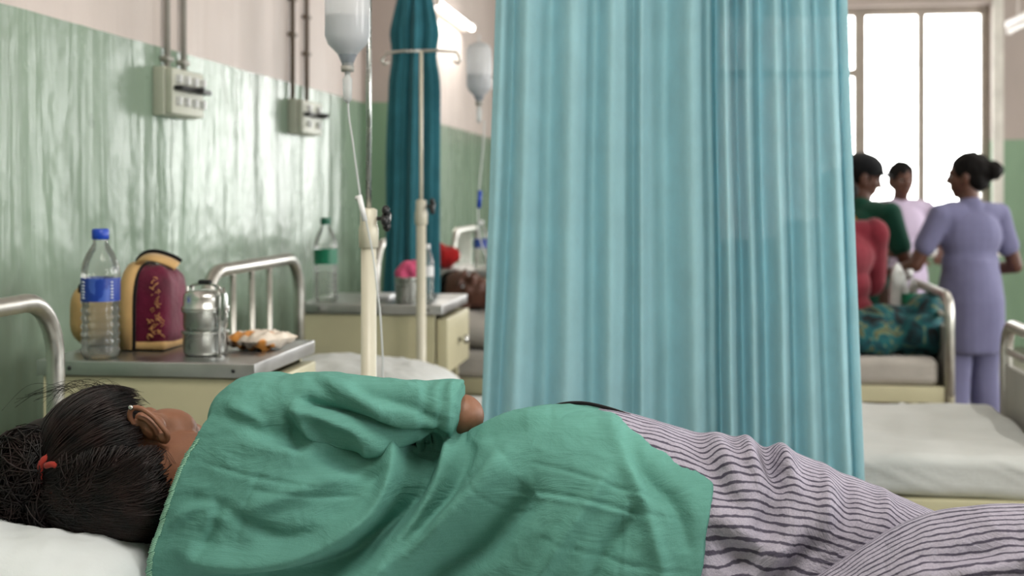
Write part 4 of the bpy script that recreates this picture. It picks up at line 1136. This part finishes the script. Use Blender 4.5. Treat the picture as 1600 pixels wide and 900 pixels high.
    X, Zc = co[:, 0], co[:, 2]; disp = np.zeros(n)
    for A, wd, pl in FO:
        A *= 2.6 if abs(A) > .0125 else 2.0 if abs(A) > .004 else 1.5
        pts = [Vector((*W(a, b, 1.99), 0)) for a, b in pl]
        pts = smooth_path([(p.x, p.y, 0) for p in pts], 4)
        best = np.full(n, 1e9); tt = np.zeros(n); L = len(pts) - 1
        for i in range(L):
            ax, az, bx_, bz = pts[i].x, pts[i].y, pts[i + 1].x, pts[i + 1].y
            dx, dz = bx_ - ax, bz - az; l2 = dx * dx + dz * dz + 1e-12
            t = np.clip(((X - ax) * dx + (Zc - az) * dz) / l2, 0, 1)
            d = np.hypot(X - ax - t * dx, Zc - az - t * dz); m = d < best
            best[m] = d[m]; tt[m] = (i + t[m]) / L
        fade = np.sin(np.clip(tt, 0, 1) * PI) ** .5
        disp += A * np.exp(-(best / wd) ** 2) * (.25 + .75 * fade)
    side = np.clip(-no[:, 1] * 1.6 + .25, 0, 1); disp *= side
    fine = np.array([mnoise.noise(Vector((p[0] * 13 + 2 * mnoise.noise(Vector((p[0] * 6, p[2] * 6, 1))), p[1] * 8, p[2] * 17))) * .0035 + (.5 - abs(mnoise.noise(Vector((p[0] * 24, p[1] * 20, p[2] * 30 + 5))))) * .0035
                     + (.5 - abs(mnoise.noise(Vector((p[0] * 60, p[1] * 50, p[2] * 44 + 9))))) * .0014 for p in co])
    disp += fine
    co = co + no * disp[:, None]
    co[:, 2] = np.maximum(co[:, 2], .701)
    me.vertices.foreach_set('co', co.ravel()); me.update(); me.materials.clear(); me.materials.append(M['shirt'])
    return me

def patient():
    r = empty('person', (-.4, BY, .70), 'patient in green shirt and striped trousers lying on one side, back turned, in the foreground', 'person')
    # --- body: one continuous skin surface
    b = MB(); HC = at(195, 716, 2.125)
    Z = Vector((-.985, .05, -.02)).normalized()                                  # crown
    Yf = Vector((.02, .96, .28)); Yf = (Yf - Z * Yf.dot(Z)).normalized(); X = Yf.cross(Z)
    R = Matrix((X, Yf, Z)).transposed()
    k = 1.10
    # skull, face, jaw
    def P(p): return HC + R @ (Vector(p) * k)
    head(b, HC, R, k)
    # jaw line running below the ear towards the chin
    ja, jb = at(236, 672, 2.09), at(300, 684, 2.20)
    b.cap(ja, jb, .030, .026); b.ell(at(262, 672, 2.14), (.050, .045, .036)); b.ell(at(282, 698, 2.2), (.030, .05, .028))
    b.cap(at(235, 735, 2.10), at(345, 745, 2.10), .062, .072)                    # neck
    b.ell((-.66, BY, .88), (.12, .07, .135)); b.ell((-.48, BY, .835), (.17, .06, .10)); b.ell((-.33, BY, .82), (.13, .06, .095)); b.ell((-.14, BY + .01, .86), (.16, .08, .12))
    # upper arm lies along the side, forearm folds forward (away) and back to the chest
    sh, el, wr = at(440, 650, 2.10), at(722, 650, 2.125), Vector((-.56, 2.40, .86))
    b.cap(sh, el, .048, .036); b.ell(el, (.034, .034, .034)); b.cap(el, wr, .036, .024); hand(b, wr, wr - el, (0, .3, 1))
    sh2, el2, wr2 = Vector((-.66, 2.12, .77)), Vector((-.50, 2.36, .735)), Vector((-.70, 2.42, .745))
    b.cap(sh2, el2, .046, .036); b.cap(el2, wr2, .034, .024); hand(b, wr2, wr2 - el2, (0, .3, 1))
    # legs
    for hp, kn, an in (((-.08, 2.12, .90), (.30, 2.12, .80), (.70, 2.10, .765)), ((-.08, 2.10, .80), (.30, 2.06, .78), (.72, 1.98, .76))):
        b.cap(hp, kn, .080, .050); b.cap(kn, an, .048, .034); an = Vector(an); b.cap(an, an + Vector((.06, .10, -.01)), .034, .022)
    blob(b, 'body', M['skin'], r, .0055, 3)
    eyes(HC, R, r, k)
    # --- ear (right ear, uppermost)
    e = MB(); cE = at(232, 663, 2.045)
    def EP(px, py, dy=0): return at(px, py, 2.045 + dy)
    e.tube(smooth_path([EP(214, 668, .01), EP(203, 652, 0), EP(206, 639, -.004), EP(219, 638, -.006), EP(236, 648, -.008), EP(250, 663, -.006), EP(262, 680, 0), EP(258, 690, .008), EP(245, 684, .014)], 5), [.0035] + [.0042] * 38 + [.0065, .008] if False else .0045, 10)
    e.ell(EP(256, 684, .004), (.010, .006, .008)); e.ell(EP(233, 664, .012), (.028, .008, .016), Matrix.Rotation(.62, 3, 'Y'))
    e.tube(smooth_path([EP(216, 652, .002), EP(228, 656, -.002), EP(242, 670, 0), EP(246, 680, .004)], 4), .0042, 8)
    e.tube([EP(226, 668, .004), EP(236, 676, .004)], .004, 8); e.ell(EP(240, 668, .02), (.02, .02, .02))
    blob(e, 'ear', M['skin'], r, .0018, 2)
    o = MB().ell(EP(204, 637, -.012), (.0042, .003, .004), None, 12, 8).build('earring', M['bright'], r); tag(o, 'small pale stud in the upper ear')
    # --- hair: scalp mass, swept strands, bun, tie
    hr = MB(); hc = at(172, 718, 2.115)
    rad = Vector((.122, .118, .118)); hax = Vector((-.76, -.60, .24)).normalized()
    hr.ell(hc, rad * .955, None, 48, 32)
    hr.ell(at(248, 785, 2.08), (.045, .065, .060)); hr.ell(at(140, 800, 2.11), (.10, .085, .052)); hr.ell(at(215, 808, 2.10), (.075, .08, .046))
    hr.ell(at(48, 725, 2.07), (.058, .055, .058)); hr.ell(at(30, 765, 2.07), (.045, .05, .045)); hr.ell(at(85, 780, 2.08), (.07, .06, .05)); hr.ell(at(75, 690, 2.09), (.05, .05, .04))
    # trim the mass where the face and neck show
    me = remeshed(hr, .0045, 4, 'hair')
    bm = bmesh.new(); bm.from_mesh(me); cx = hc
    kill = []
    for v in bm.verts:
        d = Vector(((v.co.x - cx.x) / rad.x, (v.co.y - cx.y) / rad.y, (v.co.z - cx.z) / rad.z))
        if d.dot(hax) < -.04 and v.co.z > .835: kill.append(v)
    bmesh.ops.delete(bm, geom=kill, context='VERTS'); bm.to_mesh(me); bm.free()
    me.materials.clear(); me.materials.append(M['hair']); hair = link('hair', me, r)
    tie = at(80, 745, 2.035); T = Vector(((tie.x - hc.x) / rad.x, (tie.y - hc.y) / rad.y, (tie.z - hc.z) / rad.z)).normalized()
    rnd = random.Random(11); st = MB(); u1 = hax.orthogonal().normalized(); u2 = hax.cross(u1)
    def onell(d, k_): return Vector((hc.x + d.x * rad.x * k_, hc.y + d.y * rad.y * k_, hc.z + d.z * rad.z * k_))
    for i in range(3400):
        a = rnd.uniform(0, 2 * PI); off = rnd.uniform(-.08, .55) if rnd.random() < .5 else rnd.gauss(-.06, .05)
        s0 = (hax * off + (u1 * math.cos(a) + u2 * math.sin(a)) * math.sqrt(max(0, 1 - off * off))).normalized()
        ang = s0.angle(T)
        if ang < .25 or s0.y > .75: continue
        lift = rnd.uniform(.955, 1.03); n = 13; pts = []
        sw = rnd.uniform(-.10, .10); bend = s0.cross(T).normalized()
        clump = .012 * math.sin(a * 23) + .010 * math.sin(a * 47 + 1)
        for j in range(n):
            t = j / (n - 1) * rnd.uniform(.93, 1.0) if j == n - 1 else j / (n - 1)
            d = (s0 * math.sin((1 - t) * ang) + T * math.sin(t * ang)) / math.sin(ang)
            d = (d + bend * (sw * math.sin(PI * t))).normalized()
            q = onell(d, lift + clump * math.sin(PI * t) + .01 * math.sin(PI * t) - .05 * (t > .93))
            pts.append(q)
        w = rnd.uniform(.0005, .0013); st.tube(pts, [w * min(1, .2 + .35 * j) for j in range(n)], 4, False)
    # hair lying loose at the nape, sweeping from the neck back over the pillow
    def front(px, py, lift=0):
        q = ((px - 165) / 150) ** 2 + ((py - 745) / 118) ** 2
        return at(px, py, 2.10 - (.113 + .019 * min(1, max(0, (py - 750) / 70))) * max(.02, 1 - q) ** .36 - lift)
    for i in range(3000):
        y0 = rnd.uniform(695, 860); x0 = 243 + (y0 - 700) * .27 + rnd.gauss(-8, 8) - max(0, y0 - 835) * 1.2
        if rnd.random() < .45: x0 -= rnd.uniform(0, 150)
        L = rnd.uniform(.5, 1.0); x1 = x0 + (rnd.uniform(60, 130) - x0) * L; y1 = y0 + (rnd.uniform(765, 815) - y0) * L * .8
        if y0 > 815: y1 = y0 - rnd.uniform(0, 22)
        sg = rnd.uniform(4, 26); lf = rnd.uniform(-.006, .006); pts = []
        for j in range(10):
            t = j / 9; px_ = x0 + (x1 - x0) * t; py_ = min(862, y0 + (y1 - y0) * t + (sg if y0 < 800 else 4) * math.sin(PI * t))
            pts.append(front(px_, py_, lf * math.sin(PI * t) - .012 * (j == 0)))
        st.tube(pts, rnd.uniform(.0005, .0013), 4, False)
    # fly-away hairs above the crown and at the temple
    for i in range(60):
        x0 = rnd.uniform(120, 235); yb_ = 600 + max(0, (170 - x0) / 95) ** 2 * 30 + max(0, (x0 - 180) / 60) ** 2 * 26
        p0 = at(x0, yb_ + 10, 2.10 + rnd.uniform(-.03, .03)); h_ = rnd.uniform(-2, 9); dx_ = rnd.uniform(15, 40)
        p1 = at(x0 - dx_, yb_ - h_, 2.11); p2 = at(x0 - 2 * dx_, yb_ - h_ + rnd.uniform(2, 14), 2.12); p3 = at(x0 - 3 * dx_, yb_ + rnd.uniform(10, 34), 2.12)
        st.tube(smooth_path([p0, p1, p2, p3], 5), .00028, 3, False)
    for i in range(26):
        p0 = at(rnd.uniform(236, 256), rnd.uniform(690, 750), 2.05); p1 = p0 + Vector((rnd.uniform(.005, .03), -.010, rnd.uniform(-.03, -.005))); p2 = p1 + Vector((rnd.uniform(-.01, .02), .0, rnd.uniform(-.03, -.01)))
        st.tube(smooth_path([p0, p1, p2], 5), .0003, 3, False)
    # bun: coils of hair wound about wandering axes
    for (bc, br, nn) in ((at(46, 728, 2.055), .060, 700), (at(30, 770, 2.06), .050, 450), (at(85, 782, 2.06), .052, 350)):
        for i in range(nn):
            ax_ = Vector((rnd.gauss(0, .6), -1 + rnd.gauss(0, .5), rnd.gauss(0, .6))).normalized() if rnd.random() < .55 else Vector((rnd.gauss(0, 1), rnd.gauss(0, 1), rnd.gauss(0, 1))).normalized()
            e1 = ax_.orthogonal().normalized(); e2 = ax_.cross(e1); tl = rnd.uniform(-.85, .85); ph = rnd.uniform(0, 2 * PI); L = rnd.uniform(.8, 2.4); k_ = rnd.uniform(.97, 1.10); pts = []
            for j in range(9):
                a_ = ph + L * j / 8
                q = (e1 * math.cos(a_) + e2 * math.sin(a_)) * math.cos(tl) + ax_ * math.sin(tl)
                pts.append(bc + q * br * k_ * (1 + .05 * math.sin(a_ * 2 + tl * 5)))
            st.tube(pts, rnd.uniform(.0006, .0014), 4, False)
    me = bpy.data.meshes.new('hair_strands'); me.from_pydata(st.v, [], st.f); me.polygons.foreach_set('use_smooth', [True] * len(me.polygons)); me.materials.append(M['hair'])
    o = link('hair_strands', me, hair); o['kind'] = 'stuff'
    tb = MB(); tc = at(78, 742, 2.02)
    tb.tube([tc + Vector((.016 * math.cos(a) + .004, -.006 + .006 * math.sin(2 * a), .028 * math.sin(a) + .002)) for a in np.linspace(0, 2 * PI, 22)], .006, 8)
    tb.tube(smooth_path([at(72, 728, 2.005), at(84, 726, 2.0), at(100, 738, 2.005)], 4), .005, 8)
    o = tb.build('hair_tie', M['red_tie'], hair)
    # --- shirt
    me = shirt(); sh_ = link('shirt', me, r)
    # braided piping on the neckline: short slanted stitches along the edge
    from mathutils.bvhtree import BVHTree
    bvh = BVHTree.FromPolygons([v.co[:] for v in me.vertices], [tuple(p.vertices) for p in me.polygons])
    nt = MB(); line = []
    for j in range(70):
        z = .765 + (.972 - .765) * j / 69; x = neckx(z) - .02
        for _ in range(40):
            hit = bvh.ray_cast(Vector((x, 1.2, z)), Vector((0, 1, 0)))
            if hit[0] is not None and hit[0].y < 2.12: break
            x += .002
        if hit[0] is None: continue
        hit = bvh.ray_cast(Vector((x + .006, 1.2, z)), Vector((0, 1, 0)))
        if hit[0] is None: continue
        p_ = hit[0] + hit[1] * .0012; line.append(p_)
        nt.tube([p_ + Vector((-.0045, .0, -.002)), p_ + Vector((.0045, 0, .0022))], .0014, 5)
    nt.build('neckline_braid', M['braid'], sh_)
    # --- trousers: upper leg mass, second leg, waistband
    TT = [W(a, b) for a, b in ((820, 690), (860, 655), (900, 636), (960, 640), (1030, 664), (1100, 684), (1150, 690), (1200, 697), (1270, 722), (1345, 755), (1400, 778), (1440, 796), (1520, 830), (1700, 900))]
    tz = smoothtab(TT); hz_ = smoothtab([(-.3, .09), (-.17, .10), (-.08, .125), (0, .14), (.1, .125), (.3, .105), (.5, .09), (.8, .08)])
    def leg(x0, x1, tz, hw, yc, lean, seedv, nstripe, sk):
        NX, NA = 330, 190; vs = []; fs = []; uv = []
        for i in range(NX + 1):
            x = x0 + (x1 - x0) * i / NX
            for q in range(NA):
                a = 2 * PI * q / NA
                p = section(x, a, tz(x), hw(x), yc(x) if callable(yc) else yc, .703, lean)
                n = Vector((0, -math.sin(a), math.cos(a)))
                f = .010 * mnoise.noise(Vector((x * 5, p.y * 5, p.z * 7 + seedv))) + .006 * (.5 - abs(mnoise.noise(Vector((x * 13 + p.z * 6, p.y * 6, p.z * 12 + seedv))))) + .0025 * (.5 - abs(mnoise.noise(Vector((x * 34, p.y * 20, p.z * 30 + seedv)))))
                for A, wd, seg in sk:
                    (xa, za), (xb_, zb_) = W(*seg[0], 2.0), W(*seg[1], 2.0)
                    dx, dz = xb_ - xa, zb_ - za; t = max(0, min(1, ((x - xa) * dx + (p.z - za) * dz) / (dx * dx + dz * dz)))
                    d = math.hypot(x - xa - t * dx, p.z - za - t * dz)
                    if d < wd * 3: f += 1.7 * A * math.exp(-(d / wd) ** 2) * (.35 + .65 * math.sin(PI * min(.97, t + .03)))
                w_ = max(0, min(1, math.sin(a) * 1.5 + .3)) if True else 1
                p += n * f * (.3 + .7 * w_); p.z = max(p.z, .701); vs.append(p)
        for i in range(NX):
            for q in range(NA):
                k2 = (q + 1) % NA; fs.append((i * NA + q, i * NA + k2, (i + 1) * NA + k2, (i + 1) * NA + q))
        fs.append(tuple(range(NA))[::-1]); fs.append(tuple(NX * NA + q for q in range(NA)))
        return vs, fs, NA
    SK = [(-.014, .012, ((1195, 705), (1215, 760))), (+.012, .012, ((1165, 695), (1185, 750))), (+.014, .013, ((1222, 712), (1245, 760))), (-.012, .018, ((1215, 770), (1180, 850))), (+.010, .016, ((1240, 830), (1170, 900))),
          (-.010, .016, ((1280, 840), (1210, 900))), (+.008, .014, ((1110, 690), (1160, 760))), (-.008, .014, ((1080, 690), (1150, 790))), (+.010, .018, ((1120, 800), (1220, 860))), (-.010, .016, ((1110, 840), (1200, 895))),
          (+.008, .012, ((1300, 760), (1290, 830))), (-.008, .012, ((1330, 765), (1320, 840))), (+.006, .012, ((1400, 790), (1380, 850)))]
    SK2 = [(-.010, .014, ((1420, 840), (1560, 810))), (+.010, .014, ((1400, 860), (1560, 830))), (-.008, .012, ((1480, 890), (1590, 850)))]
    T2 = [W(a, b, 1.93) for a, b in ((1180, 960), (1250, 930), (1330, 880), (1400, 835), (1450, 812), (1500, 802), (1560, 796), (1620, 793), (1700, 800), (1900, 850))]
    t2 = smoothtab(T2); h2 = smoothtab([(-.1, .06), (.2, .08), (.4, .10), (.9, .09)])
    v1, f1, NA = leg(-.20, .78, tz, hz_, BY + .01, .03, 3.3, 40, SK)
    v2, f2, _ = leg(W(1210, 940, 1.93)[0], .95, t2, h2, 1.945, .02, 7.7, 36, SK2)
    for nm, vv, ff, sc_, ph in (('trousers', v1, f1, 66, 0), ('trouser_leg', v2, f2, 52, .5)):
        m_ = bpy.data.meshes.new(nm); m_.from_pydata([tuple(q) for q in vv], [], ff)
        uvl = m_.uv_layers.new(name='UVMap'); NR = len(vv) // NA
        for poly in m_.polygons:
            for li in poly.loop_indices:
                vi = m_.loops[li].vertex_index; i, q = divmod(vi, NA); 
                if poly.loop_total == 4 and q == 0 and any(m_.loops[l2].vertex_index % NA == NA - 1 for l2 in poly.loop_indices): q = NA
                uvl.data[li].uv = (i / NR * 8, q / NA * sc_ + ph)
        m_.polygons.foreach_set('use_smooth', [True] * len(m_.polygons)); m_.materials.append(M['trousers'])
        if nm == 'trousers': tr = link(nm, m_, r)
        else: link(nm, m_, tr)
    wb = MB(); pts = []
    for a in np.linspace(-.9, 1.1, 26):
        x = W(905, 630)[0] + .02 * math.sin(a)
        p_ = section(x, a, topz(x) + .008, half(x) + .002, BY + .012); p_.x = W(880, 630)[0] + .035 * a + .01; pts.append(p_)
    pts = [at(px, py, 2.115) for px, py in ((852, 641), (868, 634), (890, 630), (912, 630), (935, 634), (960, 641), (985, 650))]
    wb.tube(smooth_path(pts, 5), .0030, 8); wb.build('waistband', M['black_cloth'], tr)
    world_children(r)
patient()
